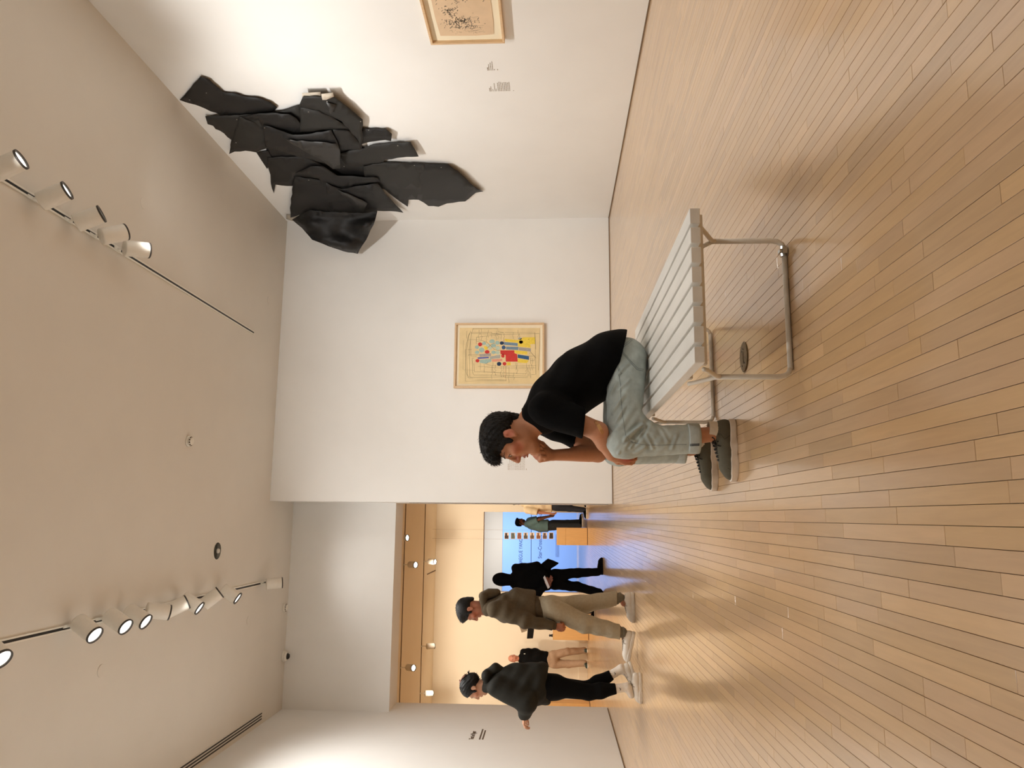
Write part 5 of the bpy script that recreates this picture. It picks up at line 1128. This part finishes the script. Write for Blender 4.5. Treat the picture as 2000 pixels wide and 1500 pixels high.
# ---- person in cream shirt half hidden by the end of the back wall
Y0 = 18.3
J = dict(fwd=A(-.5, -.8, 0), head=P_(1011, 979, Y0), neck=P_(1023, 981, Y0), chest=P_(1036, 982, Y0), waist=P_(1056, 983, Y0), pelvis=P_(1078, 984, Y0), hem=P_(1074, 984, Y0),
    shL=P_(1030, 967, Y0), elL=P_(1052, 964, Y0), wrL=P_(1074, 966, Y0-.1), shR=P_(1030, 996, Y0-.08), elR=P_(1054, 1001, Y0-.12), wrR=P_(1075, 1003, Y0-.16),
    hipL=P_(1086, 979, Y0), knL=P_(1112, 980, Y0), anL=P_(1141, 981, Y0), toeL=A(-.5, -1, 0), hipR=P_(1086, 990, Y0), knR=P_(1112, 993, Y0), anR=P_(1141, 996, Y0), toeR=A(-1, -.6, 0))
def cream(root, J, W, Fr):
    sv = unit(np.cross(A(0, 0, 1), J['fwd']))
    pr = torso_top(J, sv, .15, .14, 1.35)+[cutp(P_(1078, 984, Y0), (0, 0, -1))]
    for s in 'LR': pr += [cone(J['sh'+s], J['el'+s], .09, .075, .04, cut=(A(*J['sh'+s])+(A(*J['el'+s])-A(*J['sh'+s]))*.85, A(*J['el'+s])-A(*J['sh'+s])))]
    organic('shirt', pr, .012, mat('cream_shirt', (226, 206, 172), .85, .05, 20), root, folds(.008, (.6, .2, 1), 51, 22))
    tr_ = [cone(P_(1074, 984, Y0), P_(1088, 984, Y0), .13, .12, .03, sv, 1.3)]
    for s in 'LR': tr_ += [cone(J['hip'+s], J['kn'+s], .10, .075, .03), cone(J['kn'+s], J['an'+s], .075, .06, .03)]
    organic('trousers', tr_, .012, mat('navy_trousers', (34, 38, 48), .85, .08, 20), root)
    for s in 'LR':
        a = J['an'+s]; shoe(root, A(a[0], a[1], 0)-unit(J['toe'+s])*.06, J['toe'+s], (0, 0, 1), 1.05, .010, BLK, RUBBER, None, .085)
visitor('person in cream shirt and dark trousers half hidden by the wall end', Y0, (J['pelvis'][0], Y0), J, 1.0, .011, (176, 118, 90), cream, short_hair(.010, 0), (-.6, -.8, 0), .1)

# ---- visitor hidden behind the man in the hoodie, holding out a black tablet
Y0 = 15.2
J = dict(fwd=A(-1, .2, 0), head=P_(1001, 1188, Y0), neck=P_(1016, 1190, Y0), chest=P_(1030, 1190, Y0), waist=P_(1055, 1190, Y0), pelvis=P_(1078, 1190, Y0), hem=P_(1075, 1190, Y0),
    shL=P_(1020, 1194, Y0-.15), elL=P_(1046, 1202, Y0-.2), wrL=P_(1034, 1219, Y0-.1), shR=P_(1022, 1192, Y0+.15), elR=P_(1046, 1204, Y0+.18), wrR=P_(1030, 1219, Y0+.08),
    hipL=P_(1085, 1190, Y0-.08), knL=P_(1121, 1194, Y0-.08), anL=P_(1153, 1192, Y0-.08), toeL=A(-1, 0, 0), hipR=P_(1085, 1190, Y0+.08), knR=P_(1121, 1192, Y0+.08), anR=P_(1152, 1190, Y0+.08), toeR=A(-1, 0, 0),
    pnL=A(0, 1, .3), pnR=A(0, -1, .3), thL=A(0, 0, 1), thR=A(0, 0, 1))
def whitetop(root, J, W, Fr):
    sv = unit(np.cross(A(0, 0, 1), J['fwd']))
    pr = torso_top(J, sv, .12, .12, 1.35)+[cutp(P_(1084, 1190, Y0), (0, 0, -1))]
    for s in 'LR': pr += [cone(J['sh'+s], J['el'+s], .07, .06, .04), cone(J['el'+s], J['wr'+s], .06, .05, .03)]
    organic('white_top', pr, .012, mat('white_cotton', (232, 226, 214), .85, .04, 20), root, folds(.006, (.6, .2, 1), 61, 22))
    tr_ = [cone(P_(1078, 1190, Y0), P_(1088, 1190, Y0), .12, .12, .03, sv, 1.25)]
    for s in 'LR': tr_ += [cone(J['hip'+s], J['kn'+s], .09, .07, .03), cone(J['kn'+s], J['an'+s], .07, .06, .03)]
    organic('trousers', tr_, .012, mat('navy_trousers', (34, 38, 48), .85, .08, 20), root)
    for s in 'LR':
        a = J['an'+s]; shoe(root, A(a[0]+.06, a[1], 0), J['toe'+s], (0, 0, 1), 1.0, .010, BLK, RUBBER, None, .085)
visitor('visitor in white top hidden behind the man in the olive hoodie', Y0, (J['pelvis'][0], Y0), J, .97, .011, (186, 128, 100), whitetop, short_hair(.010, 0), (-1, .1, 0), .2, (.5, .6, .4), (.5, .6, .4))
Y0 = 15.0
q = [P_(1031, 1222, Y0-.02), P_(1044, 1222, Y0-.02), P_(1041, 1247, Y0-.02), P_(1029, 1247.5, Y0-.02)]
e = MB().slab(q, (0, .02, 0)).build('tablet_case', mat('black_case', (10, 10, 11), .5)); bevel(e, .006, 3)
tag(e, 'black tablet case held out in front of the man in the olive hoodie', 'tablet')
q = [P_(1014, 1222, Y0), P_(1029.5, 1222, Y0), P_(1029.5, 1232, Y0), P_(1019, 1236, Y0)]
tag(MB().slab(q, (0, .01, 0)).build('folded_paper', mat('white_sheet', (246, 238, 222), .7)), 'white folded paper above the black tablet case', 'paper')
